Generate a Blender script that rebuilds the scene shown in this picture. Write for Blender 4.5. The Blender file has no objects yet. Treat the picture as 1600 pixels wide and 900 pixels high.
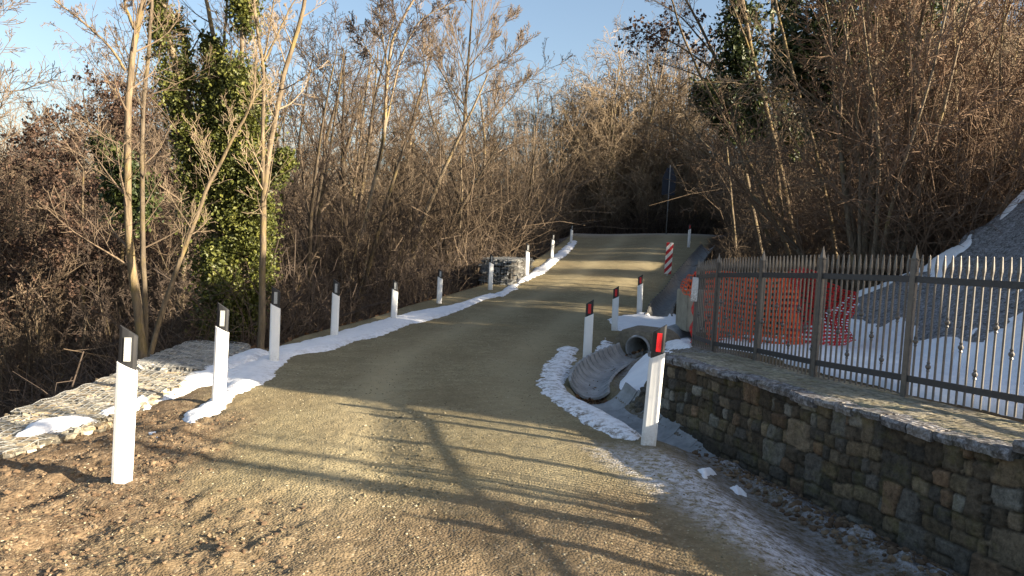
import bpy, bmesh, math, random
import numpy as np
from mathutils import Matrix, Vector

random.seed(7); RS = np.random.RandomState(11)
sc = bpy.context.scene
COL = sc.collection
EYE = 1.65
F = 1150.0                       # focal length in pixels of the 1600 px wide photograph
PITCH, ROLL = 3.48, 3.0
# ------------------------------------------------------------------ camera
cam = bpy.data.cameras.new("camera"); cam.sensor_width = 36.0
cam.lens = 36.0 * F / 1600.0; cam.clip_start = 0.05; cam.clip_end = 6000
camo = bpy.data.objects.new("camera", cam); COL.objects.link(camo)
CM = Matrix.Rotation(math.radians(90 - PITCH), 4, 'X') @ Matrix.Rotation(math.radians(ROLL), 4, 'Z')
CM.translation = (0, 0, EYE); camo.matrix_world = CM
sc.camera = camo
# ------------------------------------------------------------------ sky and sun
SUN_EL = math.radians(18.5); LX, LY = -0.932, 0.362          # the way the light travels over the ground
w = bpy.data.worlds.new("World"); sc.world = w; w.use_nodes = True
nt = w.node_tree; bg = nt.nodes["Background"]; sky = nt.nodes.new("ShaderNodeTexSky")
sky.sky_type = 'NISHITA'; sky.sun_disc = False; sky.sun_elevation = SUN_EL
sky.sun_rotation = math.atan2(-LX, -LY)                     # azimuth from +Y, clockwise
sky.air_density = 1.0; sky.dust_density = 2.6; sky.ozone_density = 1.0; sky.altitude = 100
nt.links.new(sky.outputs[0], bg.inputs[0]); bg.inputs[1].default_value = 0.062
sun = bpy.data.lights.new("sun", 'SUN'); sun.energy = 5.0; sun.angle = math.radians(0.53); sun.color = (1, 0.86, 0.65)
suno = bpy.data.objects.new("sun", sun); COL.objects.link(suno)
ldir = Vector((LX * math.cos(SUN_EL), LY * math.cos(SUN_EL), -math.sin(SUN_EL))).normalized()
suno.rotation_euler = ldir.to_track_quat('-Z', 'Y').to_euler(); suno.location = (20, -8, 12)
sc.view_settings.view_transform = 'Standard'; sc.view_settings.look = 'None'
sc.view_settings.exposure = 2.0; sc.view_settings.gamma = 1.0; sc.view_settings.use_curve_mapping = False
sc.render.engine = 'CYCLES'
cy = sc.cycles; cy.max_bounces = 4; cy.diffuse_bounces = 1; cy.glossy_bounces = 2; cy.transmission_bounces = 2
cy.transparent_max_bounces = 4; cy.use_adaptive_sampling = True; cy.adaptive_threshold = 0.005
cy.use_denoising = True; cy.denoiser = 'OPENIMAGEDENOISE'
try: cy.denoising_prefilter = 'ACCURATE'; cy.denoising_input_passes = 'RGB_ALBEDO_NORMAL'
except Exception: pass

# ------------------------------------------------------------------ camera geometry helpers (photo pixel -> place)
R3 = np.array(CM.to_3x3())
def ray(px, py):
    d = R3 @ np.array([(px - 800) / F, -(py - 450) / F, -1.0]); return d
def at(px, py, Y):
    d = ray(px, py); t = Y / d[1]; return np.array([d[0] * t, Y, EYE + d[2] * t])

# ------------------------------------------------------------------ noise
def _hash(ix, iy, s):
    n = (ix.astype(np.int64) * 374761393 + iy.astype(np.int64) * 668265263 + s * 1442695041) & 0xFFFFFFFF
    n = ((n ^ (n >> 13)) * 1274126177) & 0xFFFFFFFF
    n = ((n ^ (n >> 16)) * 2246822519) & 0xFFFFFFFF
    return ((n ^ (n >> 15)) & 0xFFFFFF) / float(0xFFFFFF)
def vnoise(x, y, s=0):
    x = np.asarray(x, float); y = np.asarray(y, float)
    ix = np.floor(x); iy = np.floor(y); fx = x - ix; fy = y - iy
    fx = fx * fx * (3 - 2 * fx); fy = fy * fy * (3 - 2 * fy)
    a = _hash(ix, iy, s); b = _hash(ix + 1, iy, s); c = _hash(ix, iy + 1, s); d = _hash(ix + 1, iy + 1, s)
    return (a * (1 - fx) + b * fx) * (1 - fy) + (c * (1 - fx) + d * fx) * fy
def fbm(x, y, s=0, o=4, g=0.5):
    t = 0; a = 1; n = 0
    for k in range(o):
        t = t + a * vnoise(x * 2 ** k + k * 17.3, y * 2 ** k - k * 9.1, s + k); n += a; a *= g
    return t / n - 0.5
def worley(x, y, s=0, jit=0.9):
    ix = np.floor(x); iy = np.floor(y); f1 = np.full(x.shape, 9.0); f2 = np.full(x.shape, 9.0)
    cid = np.zeros(x.shape)
    for dx in (-1, 0, 1):
        for dy in (-1, 0, 1):
            cx = ix + dx; cy_ = iy + dy
            px = cx + .5 + jit * (_hash(cx, cy_, s) - .5); py = cy_ + .5 + jit * (_hash(cx, cy_, s + 5) - .5)
            d = np.hypot(x - px, y - py); h = _hash(cx, cy_, s + 9)
            closer = d < f1
            f2 = np.where(closer, f1, np.minimum(f2, d)); cid = np.where(closer, h, cid); f1 = np.where(closer, d, f1)
    return f1, f2, cid
def sst(a, b, x):
    t = np.clip((x - a) / (b - a), 0, 1); return t * t * (3 - 2 * t)

# ------------------------------------------------------------------ delineator posts: (px, py base, px, py top, depth)
LPOST = [(190, 752, 201, 510, 4.75), (341, 632, 349, 474, 7.1), (428, 566, 431.5, 448, 9.5), (522, 527, 526, 437, 12.2),
         (615, 502, 618, 437, 14.8), (686, 475, 688.5, 420, 17.8), (766, 453, 768.5, 397, 20.5), (823, 431, 825, 380, 23.5),
         (862, 404, 865, 365, 29.5), (892, 382, 894, 351, 36.0)]
RPOST = [(1013, 695, 1032, 507, 6.1), (917, 565, 922, 468, 10.5), (960, 518, 963, 447, 14.5), (999, 490, 1001, 429, 17.0)]
Lp = [at(a, b, e) for a, b, c, d, e in LPOST]; Rp = [at(a, b, e) for a, b, c, d, e in RPOST]
LY_ = [-30, 0] + [p[1] for p in Lp] + [45, 60, 200]
LX_ = [-2.4, -2.4] + [p[0] for p in Lp] + [4.1, 6.0, 20]
LZ_ = [0.1, -0.01] + [p[2] for p in Lp] + [2.5, 2.7, 3.0]
RY_ = [-30, 0] + [p[1] for p in Rp] + [22, 24, 33, 45, 60, 200]
RX_ = [2.2, 1.6] + [p[0] for p in Rp] + [4.6, 5.1, 7.9, 11.5, 17, 40]
RZ_ = [0.1, 0.0] + [p[2] for p in Rp] + [.62, .85, 1.9, 2.85, 3.0, 3.2]
def smooth_interp(y, ys, vs):
    e = 0.06 * np.abs(y) + 0.3
    return (np.interp(y - e, ys, vs) + np.interp(y, ys, vs) * 2 + np.interp(y + e, ys, vs)) / 4
XL = lambda y: smooth_interp(y, LY_, LX_); XR = lambda y: smooth_interp(y, RY_, RX_)
ZL = lambda y: smooth_interp(y, LY_, LZ_); ZR = lambda y: smooth_interp(y, RY_, RZ_)
WALL_END = 7.74
XW = lambda y: 2.65 - .364 * (y - 4.91)                      # road face of the garden wall
def path_dist(X, Y, P):
    """distance to a 3-d polyline in plan and the height of its nearest point"""
    best = np.full(X.shape, 1e9); bz = np.zeros(X.shape)
    for (x0, y0, z0), (x1, y1, z1) in zip(P[:-1], P[1:]):
        dx, dy = x1 - x0, y1 - y0; t = np.clip(((X - x0) * dx + (Y - y0) * dy) / (dx * dx + dy * dy), 0, 1)
        d = np.hypot(X - x0 - t * dx, Y - y0 - t * dy); m = d < best
        best = np.where(m, d, best); bz = np.where(m, z0 + t * (z1 - z0), bz)
    return best, bz
GY_ = [-30, 4.6, 6.3, 8.5, 10.6, 12]; GX_ = [-4.3, -4.4, -4.32, -4.42, -4.62, -4.75]
DITCH_A = [(1.86, 10.75, .05), (1.55, 10.25, .02), (1.29, 9.75, -.02), (1.10, 9.25, -.06), (1.02, 8.85, -.10), (1.00, 8.62, -.13)]
DITCH_B = [(1.00, 8.66, -.14), (1.03, 8.35, -.17), (1.18, 7.85, -.21), (1.40, 7.4, -.25), (1.60, 6.95, -.29), (1.76, 6.62, -.32)]
DITCH_C = [(3.32, 16.5, .02), (3.75, 18.2, .2), (4.55, 20.5, .42), (5.5, 23.5, .80), (6.7, 27, 1.25), (8.4, 32, 1.85)]
TOE_Y = [-30, 9, 12, 18, 23, 30, 45, 80, 200]; TOE_X = [4.7, 4.7, 4.75, 5.1, 6.3, 8.6, 13, 22, 60]
def shade_nose(X): return 6.82 - .36 * X  # unseen near end of the hill, shaped to throw shade across the road
def sun_gap(x, y): return (vnoise((np.asarray(x) * .362 + np.asarray(y) * .932) * .95 + 2.3, np.asarray(y) * 0, 77) > .40) & (np.asarray(y) < 30)   # gaps cut along the sun's path to let light stripes onto the road
def net_edge(X): return 12.4 - (X - 5.9) / 1.58 + .55 * (vnoise(np.asarray(X) * 1.7, np.asarray(X) * 0, 5) - .5) + .25 * (vnoise(np.asarray(X) * 5.3, np.asarray(X) * 0, 6) - .5)
def height(X, Y, fine=True):
    X = np.asarray(X, float); Y = np.asarray(Y, float)
    xl, xr, zl, zr = XL(Y), XR(Y), ZL(Y), ZR(Y)
    u = sst(0, 1, (X - xl) / np.maximum(xr - xl, .5))
    z = zl + (zr - zl) * u + .03 * np.sin(np.pi * np.clip(u, 0, 1))
    # left: verge, gabions, then the drop into the valley
    dl = xl - X
    near = 1 - sst(11.0, 12.0, Y)
    dlim = xl - np.interp(Y, GY_, GX_) - .04; d1 = np.maximum(dl - dlim, 0); f1 = 1.5 * sst(0, .12, dl - dlim) + 13 * (1 - np.exp(-.75 * d1 / 13))
    d2 = np.maximum(dl - .55, 0); far_soft = 1 - sst(38, 52, Y) * .8
    f2 = (.25 * sst(0, .3, d2) + 11 * (1 - np.exp(-.6 * d2 / 11))) * far_soft
    z = z - near * f1 - (1 - near) * f2 - near * .08 * sst(.1, .9, dl)
    # right
    dr = X - xr
    xw = XW(Y)
    inwall = sst(.10, .16, X - xw)
    pre = 1 - sst(WALL_END - .05, WALL_END + .05, Y)
    zroadR = z - .24 * sst(0.0, .9, dr) * (1 - sst(7.6, 11, Y))
    zlawn = .60 - .05 * sst(5, 9, Y) - .12 * sst(8, 10, Y)
    zA = zroadR * (1 - inwall) + (zlawn - .03) * inwall
    blend = sst(1.35, 2.25, X - .0 * Y)
    zB = zroadR * (1 - blend) + zlawn * blend
    zb2 = z + .32 * sst(.3, 1.8, dr) * (1 - sst(13, 16, Y)) + .3 * sst(1.0, 2.0, dr) * sst(14, 17, Y)
    g = sst(9.6, 11.5, Y)
    zB = zB * (1 - g) + zb2 * g
    z = zA * pre + zB * (1 - pre)
    # bank and netted hill, shaped out of view for the road's light and shade
    toe = np.interp(Y, TOE_Y, TOE_X); db = X - toe
    nose = sst(-1.5, .5, Y - shade_nose(X))
    ins = 1 - sst(-.15, .25, Y - net_edge(X))
    hill = .75 * np.maximum(db, 0) + .28 * np.maximum(db - 1.7, 0); hill = np.minimum(hill, 6.0)
    bank = np.minimum(.50 * np.maximum(db, 0), 1.9 + .12 * np.maximum(db - 5, 0)) - .05
    bank = np.maximum(bank, 0) + 4.0 * sst(13, 19, X) * sst(25, 31, Y)  # rise hidden behind the trees, added to shade the far end of the road
    z = z + np.where(db > 0, 1, 0) * (ins * hill * nose + (1 - ins) * np.minimum(bank, 11))
    # drain ditches
    a = DITCH_A[:-1] + DITCH_B
    d, bz = path_dist(X, Y, a)
    z = np.where((Y < 10.75) & (Y > 6.3), np.minimum(z, bz - .03 + .15 * sst(.12, .26, d) + np.maximum(d - .27, 0) * .68), z)
    d, bz = path_dist(X, Y, DITCH_C)
    z = np.minimum(z, bz - .05 + .2 * sst(.12, .27, d) + np.maximum(d - .26, 0) * .7)
    # far country
    r = np.hypot(X, Y)
    farw = sst(70, 130, r)
    z = z * (1 - farw) + farw * (-3 + 16 * sst(110, 260, r) * (.6 + .8 * vnoise(X / 90, Y / 90, 3)))
    off = sst(.4, 1.2, dl) * (1 - near) + sst(.2, 1, db)
    z = z + (off * .25 * fbm(X / 1.3, Y / 1.3, 81, 4) + ins * sst(.0, .8, db) * (.22 * fbm(X * 1.5, Y * 1.5, 83, 4))) * (1 - farw)
    if fine:
        mud = mud_mask(X, Y)
        onroad = 1 - sst(-.1, .5, dl) 
        z = z + .012 * fbm(X * 3, Y * 3, 21, 4) + .012 * fbm(X * 14, Y * 14, 31, 3) * (r < 30)
        mrough = mud * (.25 + .75 * sst(-.7, -1.5, X))
        z = z + mrough * (.16 * fbm(X * 1.8, Y * 1.8, 41, 3) + .11 * np.maximum(fbm(X * 6, Y * 6, 51, 4), -.04) + .016 * fbm(X * 30, Y * 30, 61, 3))
        # wheel ruts
        rut = np.exp(-((X + .75 + .12 * (Y - 4)) / .22) ** 2) + np.exp(-((X - .95 + .05 * (Y - 4)) / .25) ** 2)
        z = z - .012 * rut * (1 - sst(9, 14, Y))
        # lumps along the edge of the ditch by the wall
        lump = np.exp(-((X - (XW(Y) - .28)) / .17) ** 2) * (1 - sst(6.2, 6.8, Y))
        z = z + lump * (.05 + .16 * np.maximum(fbm(X * 6, Y * 6, 71, 4), 0) + .05 * fbm(X * 22, Y * 22, 77, 3))
    return z
def mud_mask(X, Y):
    m = sst(.0, .9, (-1.35 - .25 * (Y - 4.3) - X) + .9 * fbm(X * 1.6, Y * 1.6, 91, 3)) * (1 - sst(5.6, 8.4, Y + .6 * fbm(X * 2, Y * 2, 92, 2)))
    m2 = (1 - sst(4.0, 5.2, Y - .12 * X + 1.2 * fbm(X * 1.3, Y * 1.3, 93, 3))) * .8
    return np.clip(np.maximum(m, m2 * (1 - sst(.8, 1.6, X))), 0, 1)
def gp(px, py, far=70.0):
    """where the sight line through a photo pixel meets the ground"""
    d = ray(px, py); t = np.exp(np.linspace(math.log(2.2), math.log(far), 900)) / d[1]
    X, Y, Z = d[0] * t, d[1] * t, EYE + d[2] * t; hh = height(X, Y, False)
    k = np.where(Z <= hh)[0]; k = k[0] if len(k) else len(t) - 1
    return np.array([X[k], Y[k], hh[k]])
def hz(x, y, fine=False): return float(height(np.array([x]), np.array([y]), fine)[0])

# ------------------------------------------------------------------ object helpers
def tag(o, label=None, cat=None, group=None, kind=None):
    if label: o['label'] = label
    if cat: o['category'] = cat
    if group: o['group'] = group
    if kind: o['kind'] = kind
    return o
def empty(name, loc, rz=0.0):
    o = bpy.data.objects.new(name, None); COL.objects.link(o); o.location = [float(c) for c in loc]; o.rotation_euler = (0, 0, rz)
    o.empty_display_size = .1; return o
def link(name, me, mat, parent=None):
    o = bpy.data.objects.new(name, me); COL.objects.link(o)
    if mat is not None:
        for m in (mat if isinstance(mat, (list, tuple)) else [mat]): me.materials.append(m)
    if parent: o.parent = parent
    return o
def fmesh(name, V, Fq, smooth=False, attrs=None, mi=None):
    V = np.asarray(V, np.float32).reshape(-1, 3); Fq = np.asarray(Fq, np.int32); k = Fq.shape[1]; n = len(Fq)
    me = bpy.data.meshes.new(name); me.vertices.add(len(V)); me.vertices.foreach_set('co', V.ravel())
    me.loops.add(n * k); me.loops.foreach_set('vertex_index', Fq.ravel())
    me.polygons.add(n); me.polygons.foreach_set('loop_start', np.arange(n, dtype=np.int32) * k)
    me.polygons.foreach_set('loop_total', np.full(n, k, np.int32))
    if mi is not None: me.polygons.foreach_set('material_index', np.asarray(mi, np.int32))
    me.update(calc_edges=True)
    me.polygons.foreach_set('use_smooth', np.full(n, bool(smooth)))
    if attrs:
        for an, A in attrs.items():
            c = me.color_attributes.new(an, 'FLOAT_COLOR', 'POINT'); c.data.foreach_set('color', np.asarray(A, np.float32).ravel())
    me.validate(); return me
def grid_faces(nu, nv):
    i = np.arange(nu - 1)[:, None] * nv + np.arange(nv - 1)[None, :]; i = i.ravel()
    return np.stack([i, i + nv, i + nv + 1, i + 1], 1)
class MB:
    """collects plain shapes into one mesh"""
    def __init__(s): s.bm = bmesh.new()
    def prism(s, pts, axis_vec):                             # pts: closed 3-d outline, extruded by axis_vec
        a = [s.bm.verts.new(tuple(map(float, p))) for p in pts]; b = [s.bm.verts.new(tuple(float(c) for c in (np.array(p) + axis_vec))) for p in pts]
        n = len(a); s.bm.faces.new(a[::-1]); s.bm.faces.new(b)
        for i in range(n): s.bm.faces.new((a[i], a[(i + 1) % n], b[(i + 1) % n], b[i]))
        return s
    def box(s, c, d, rz=0.0, taper=1.0):
        cx, cy_, cz = c; hx, hy, hz_ = d[0] / 2, d[1] / 2, d[2] / 2; co, si = math.cos(rz), math.sin(rz); vs = []
        for z, k in ((-hz_, 1), (hz_, taper)):
            for x, y in ((-hx, -hy), (hx, -hy), (hx, hy), (-hx, hy)):
                x *= k; y *= k; vs.append(s.bm.verts.new((cx + x * co - y * si, cy_ + x * si + y * co, cz + z)))
        for f in ((3, 2, 1, 0), (4, 5, 6, 7), (0, 1, 5, 4), (1, 2, 6, 5), (2, 3, 7, 6), (3, 0, 4, 7)): s.bm.faces.new([vs[i] for i in f])
        return s
    def lathe(s, prof, n=10, c=(0, 0), rot=0):               # prof: (r, z) list
        rings = []
        for r, z in prof: rings.append([s.bm.verts.new((c[0] + r * math.cos(rot + 2 * math.pi * i / n), c[1] + r * math.sin(rot + 2 * math.pi * i / n), z)) for i in range(n)])
        for A, B in zip(rings[:-1], rings[1:]):
            for i in range(n): s.bm.faces.new((A[i], A[(i + 1) % n], B[(i + 1) % n], B[i]))
        s.bm.faces.new(rings[0][::-1]); s.bm.faces.new(rings[-1]); return s
    def bar(s, p, q, wx, wz=None):                           # square bar from p to q
        p = Vector([float(c) for c in p]); q = Vector([float(c) for c in q]); d = (q - p).normalized(); wz = wz or wx
        u = d.cross(Vector((0, 0, 1)))
        if u.length < 1e-3: u = Vector((1, 0, 0))
        u.normalize(); v = u.cross(d).normalized(); vs = []
        for e in (p, q):
            for a, b in ((-1, -1), (1, -1), (1, 1), (-1, 1)): vs.append(s.bm.verts.new(e + u * a * wx / 2 + v * b * wz / 2))
        for f in ((3, 2, 1, 0), (4, 5, 6, 7), (0, 1, 5, 4), (1, 2, 6, 5), (2, 3, 7, 6), (3, 0, 4, 7)): s.bm.faces.new([vs[i] for i in f])
        return s
    def bevel(s, w, seg=1):
        bmesh.ops.bevel(s.bm, geom=list(s.bm.edges), offset=w, segments=seg, affect='EDGES', clamp_overlap=True); return s
    def mesh(s, name, smooth=False):
        bmesh.ops.recalc_face_normals(s.bm, faces=s.bm.faces); me = bpy.data.meshes.new(name); s.bm.to_mesh(me); s.bm.free()
        if smooth:
            for p in me.polygons: p.use_smooth = True
        return me

# ------------------------------------------------------------------ materials
def newmat(name, rough=.85, spec=.3):
    m = bpy.data.materials.new(name); m.use_nodes = True; n = m.node_tree; b = n.nodes["Principled BSDF"]
    b.inputs['Roughness'].default_value = rough; b.inputs['Specular IOR Level'].default_value = spec
    return m, n, b
def N(n, t, **kw):
    x = n.nodes.new(t)
    for k, v in kw.items():
        if k.startswith('i_'): x.inputs[k[2:].replace('_', ' ')].default_value = v
        else: setattr(x, k, v)
    return x
def noise(n, vec, scale, detail=4, rough=.55, dist=0):
    x = N(n, 'ShaderNodeTexNoise'); x.inputs['Scale'].default_value = scale; x.inputs['Detail'].default_value = detail
    x.inputs['Roughness'].default_value = rough; x.inputs['Distortion'].default_value = dist
    if vec is not None: n.links.new(vec, x.inputs['Vector'])
    return x.outputs['Fac']
def ramp(n, fac, stops, interp='LINEAR'):
    x = N(n, 'ShaderNodeValToRGB'); cr = x.color_ramp; cr.interpolation = interp
    while len(cr.elements) < len(stops): cr.elements.new(.5)
    for e, (p, c) in zip(cr.elements, stops): e.position = p; e.color = (*c, 1) if len(c) == 3 else c
    n.links.new(fac, x.inputs[0]); return x.outputs[0]
def mix(n, fac, a, b, mode='MIX'):
    x = N(n, 'ShaderNodeMix', data_type='RGBA', blend_type=mode)
    if isinstance(fac, (int, float)): x.inputs[0].default_value = fac
    else: n.links.new(fac, x.inputs[0])
    for s, v in ((6, a), (7, b)):
        if isinstance(v, tuple): x.inputs[s].default_value = (*v, 1)
        else: n.links.new(v, x.inputs[s])
    return x.outputs[2]
def math_(n, op, a, b=None, c=None):
    x = N(n, 'ShaderNodeMath', operation=op)
    for i, v in enumerate((a, b, c)):
        if v is None: continue
        if isinstance(v, (int, float)): x.inputs[i].default_value = v
        else: n.links.new(v, x.inputs[i])
    return x.outputs[0]
def bump(n, b, h, strength=.5, dist=.02):
    x = N(n, 'ShaderNodeBump'); x.inputs['Strength'].default_value = strength; x.inputs['Distance'].default_value = dist
    n.links.new(h, x.inputs['Height']); n.links.new(x.outputs[0], b.inputs['Normal'])
def objco(n, gen='Object'):
    return N(n, 'ShaderNodeTexCoord').outputs[gen]
def mapping(n, vec, scale=(1, 1, 1), rot=(0, 0, 0)):
    x = N(n, 'ShaderNodeMapping'); x.inputs['Scale'].default_value = scale; x.inputs['Rotation'].default_value = rot
    n.links.new(vec, x.inputs[0]); return x.outputs[0]

def simple(name, col, rough=.8, var=.25, scale=12, bstr=.3, bdist=.01, metal=0, spec=.3, objrand=0):
    m, n, b = newmat(name, rough, spec); v = objco(n)
    f = noise(n, v, scale, 5, .6)
    c = ramp(n, f, [(.25, tuple(x * (1 - var) for x in col)), (.75, tuple(min(1, x * (1 + var)) for x in col))])
    if objrand:
        oi = N(n, 'ShaderNodeObjectInfo'); k = math_(n, 'MULTIPLY_ADD', oi.outputs['Random'], objrand * 2, 1 - objrand)
        hs = N(n, 'ShaderNodeHueSaturation'); n.links.new(c, hs.inputs['Color']); n.links.new(k, hs.inputs['Value']); c = hs.outputs[0]
    n.links.new(c, b.inputs['Base Color']); b.inputs['Metallic'].default_value = metal
    if bstr: bump(n, b, noise(n, v, scale * 3, 4, .6), bstr, bdist)
    return m

def terrain_mat():
    m, n, b = newmat('ground_material', .95, .12); v = objco(n)
    at_ = N(n, 'ShaderNodeAttribute', attribute_name='zone'); sp = N(n, 'ShaderNodeSeparateColor'); n.links.new(at_.outputs['Color'], sp.inputs[0])
    mud, lit, fro, net = sp.outputs[0], sp.outputs[1], sp.outputs[2], at_.outputs['Alpha']
    big = noise(n, v, .9, 4, .6); mid = noise(n, v, 6, 5, .65); fin = noise(n, v, 60, 3, .7)
    vor = N(n, 'ShaderNodeTexVoronoi'); vor.inputs['Scale'].default_value = 62; n.links.new(v, vor.inputs['Vector'])
    vc = N(n, 'ShaderNodeSeparateColor'); n.links.new(vor.outputs['Color'], vc.inputs[0])
    g1 = ramp(n, mid, [(.3, (.165, .135, .076)), (.55, (.25, .208, .12)), (.75, (.34, .285, .17))])
    g2 = ramp(n, vc.outputs[0], [(0, (.11, .092, .052)), (.45, (.24, .20, .113)), (.85, (.36, .305, .19)), (1, (.46, .395, .27))])
    grav = mix(n, .38, g1, g2)
    grav = mix(n, math_(n, 'MULTIPLY', ramp(n, big, [(.42, (0, 0, 0)), (.62, (1, 1, 1))]), .5), grav, (.175, .135, .077))
    tr = N(n, 'ShaderNodeAttribute', attribute_name='track'); grav = mix(n, math_(n, 'MULTIPLY', tr.outputs['Fac'], .8), grav, mix(n, .25, (.40, .335, .205), g1))
    m1 = ramp(n, noise(n, v, 9, 6, .65), [(.3, (.085, .056, .032)), (.5, (.145, .104, .066)), (.72, (.25, .18, .108))])
    m1 = mix(n, ramp(n, vc.outputs[1], [(.93, (0, 0, 0)), (.97, (1, 1, 1))]), m1, (.27, .215, .15))
    mudc = mix(n, mud, grav, m1)
    lt = ramp(n, noise(n, v, 22, 5, .7), [(.3, (.022, .015, .009)), (.5, (.055, .034, .019)), (.7, (.12, .07, .036))])
    c = mix(n, lit, mudc, lt)
    # geo-net over dead grass: fine slanting strands
    mv = mapping(n, v, (1.2, 2.5, 9), (.0, .62, .35)); st = noise(n, mv, 7, 7, .8, 1.2)
    nc = ramp(n, st, [(.38, (.025, .022, .021)), (.5, (.115, .11, .105)), (.6, (.40, .39, .38))])
    c = mix(n, net, c, nc)
    frm = math_(n, 'MULTIPLY', fro, ramp(n, noise(n, v, 16, 6, .75), [(.40, (0, 0, 0)), (.62, (1, 1, 1))]))
    c = mix(n, frm, c, (.62, .62, .66))
    n.links.new(c, b.inputs['Base Color'])
    hh = math_(n, 'ADD', math_(n, 'MULTIPLY', fin, .6), math_(n, 'MULTIPLY', vor.outputs['Distance'], -.9))
    hh = math_(n, 'ADD', hh, math_(n, 'MULTIPLY', mid, 1.2))
    hh = math_(n, 'ADD', hh, math_(n, 'MULTIPLY', math_(n, 'MULTIPLY', st, net), 6.0))
    bump(n, b, hh, .6, .012)
    return m
def snow_mat():
    m, n, b = newmat('snow_material', .6, .25); v = objco(n)
    f = noise(n, v, 5, 5, .6)
    at_ = N(n, 'ShaderNodeAttribute', attribute_name='zone'); sp = N(n, 'ShaderNodeSeparateColor'); n.links.new(at_.outputs['Color'], sp.inputs[0])
    d = math_(n, 'MULTIPLY', sp.outputs[0], ramp(n, noise(n, mapping(n, v, (1, 1, 1)), 14, 6, .75), [(.47, (0, 0, 0)), (.6, (1, 1, 1))]))
    c = ramp(n, f, [(.3, (.76, .77, .80)), (.7, (.86, .86, .87))])
    c = mix(n, d, c, (.20, .16, .11)); n.links.new(c, b.inputs['Base Color'])
    hh = math_(n, 'ADD', noise(n, v, 11, 5, .6), math_(n, 'MULTIPLY', noise(n, v, 90, 3, .6), .2))
    bump(n, b, hh, .55, .03)
    return m
def bark_mat(name, dark, light, moss=0.0, rnd=.25):
    m, n, b = newmat(name, .9, .15); v = objco(n); sv = mapping(n, v, (1, 1, .16))
    f = noise(n, sv, 22, 6, .7); c = ramp(n, f, [(.3, dark), (.7, light)])
    if moss: c = mix(n, math_(n, 'MULTIPLY', ramp(n, noise(n, v, 1.8, 5, .7), [(.5, (0, 0, 0)), (.65, (1, 1, 1))]), moss), c, (.26, .19, .035))
    oi = N(n, 'ShaderNodeObjectInfo'); k = math_(n, 'MULTIPLY_ADD', oi.outputs['Random'], rnd * 2, 1 - rnd)
    hs = N(n, 'ShaderNodeHueSaturation'); n.links.new(c, hs.inputs['Color']); n.links.new(k, hs.inputs['Value'])
    n.links.new(hs.outputs[0], b.inputs['Base Color']); bump(n, b, f, .8, .02); return m
def leaf_mat(name, cols, trans=.25, rough=.5):
    m, n, b = newmat(name, rough, .35)
    at_ = N(n, 'ShaderNodeAttribute', attribute_name='tone'); sp = N(n, 'ShaderNodeSeparateColor'); n.links.new(at_.outputs['Color'], sp.inputs[0])
    c = ramp(n, sp.outputs[0], [(i / (len(cols) - 1), q) for i, q in enumerate(cols)])
    n.links.new(c, b.inputs['Base Color'])
    if trans:
        t = N(n, 'ShaderNodeBsdfTranslucent'); n.links.new(c, t.inputs[0]); mx = N(n, 'ShaderNodeMixShader'); mx.inputs[0].default_value = trans
        n.links.new(b.outputs[0], mx.inputs[1]); n.links.new(t.outputs[0], mx.inputs[2]); n.links.new(mx.outputs[0], n.nodes['Material Output'].inputs[0])
    return m
def attr_stone_mat(name, mult=1.0, frost=0.0, moss=0.0, bd=.012):
    m, n, b = newmat(name, .9, .2); v = objco(n)
    at_ = N(n, 'ShaderNodeAttribute', attribute_name='tone')
    f = noise(n, v, 26, 8, .78); k = ramp(n, f, [(.3, (.3, .3, .3)), (.7, (1.6, 1.6, 1.6))])
    c = mix(n, 1.0, at_.outputs['Color'], k, 'MULTIPLY')
    c = mix(n, math_(n, 'MULTIPLY', ramp(n, noise(n, v, 2.2, 5, .65), [(.45, (0, 0, 0)), (.7, (1, 1, 1))]), .55), c, (.05, .043, .035))
    if moss: c = mix(n, math_(n, 'MULTIPLY', ramp(n, noise(n, v, 5, 5, .7), [(.52, (0, 0, 0)), (.66, (1, 1, 1))]), moss), c, (.16, .15, .04))
    if frost: c = mix(n, math_(n, 'MULTIPLY', ramp(n, noise(n, v, 20, 6, .75), [(.45, (0, 0, 0)), (.65, (1, 1, 1))]), frost), c, (.6, .6, .64))
    n.links.new(c, b.inputs['Base Color']); bump(n, b, noise(n, v, 45, 5, .7), .8, bd); return m

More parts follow.
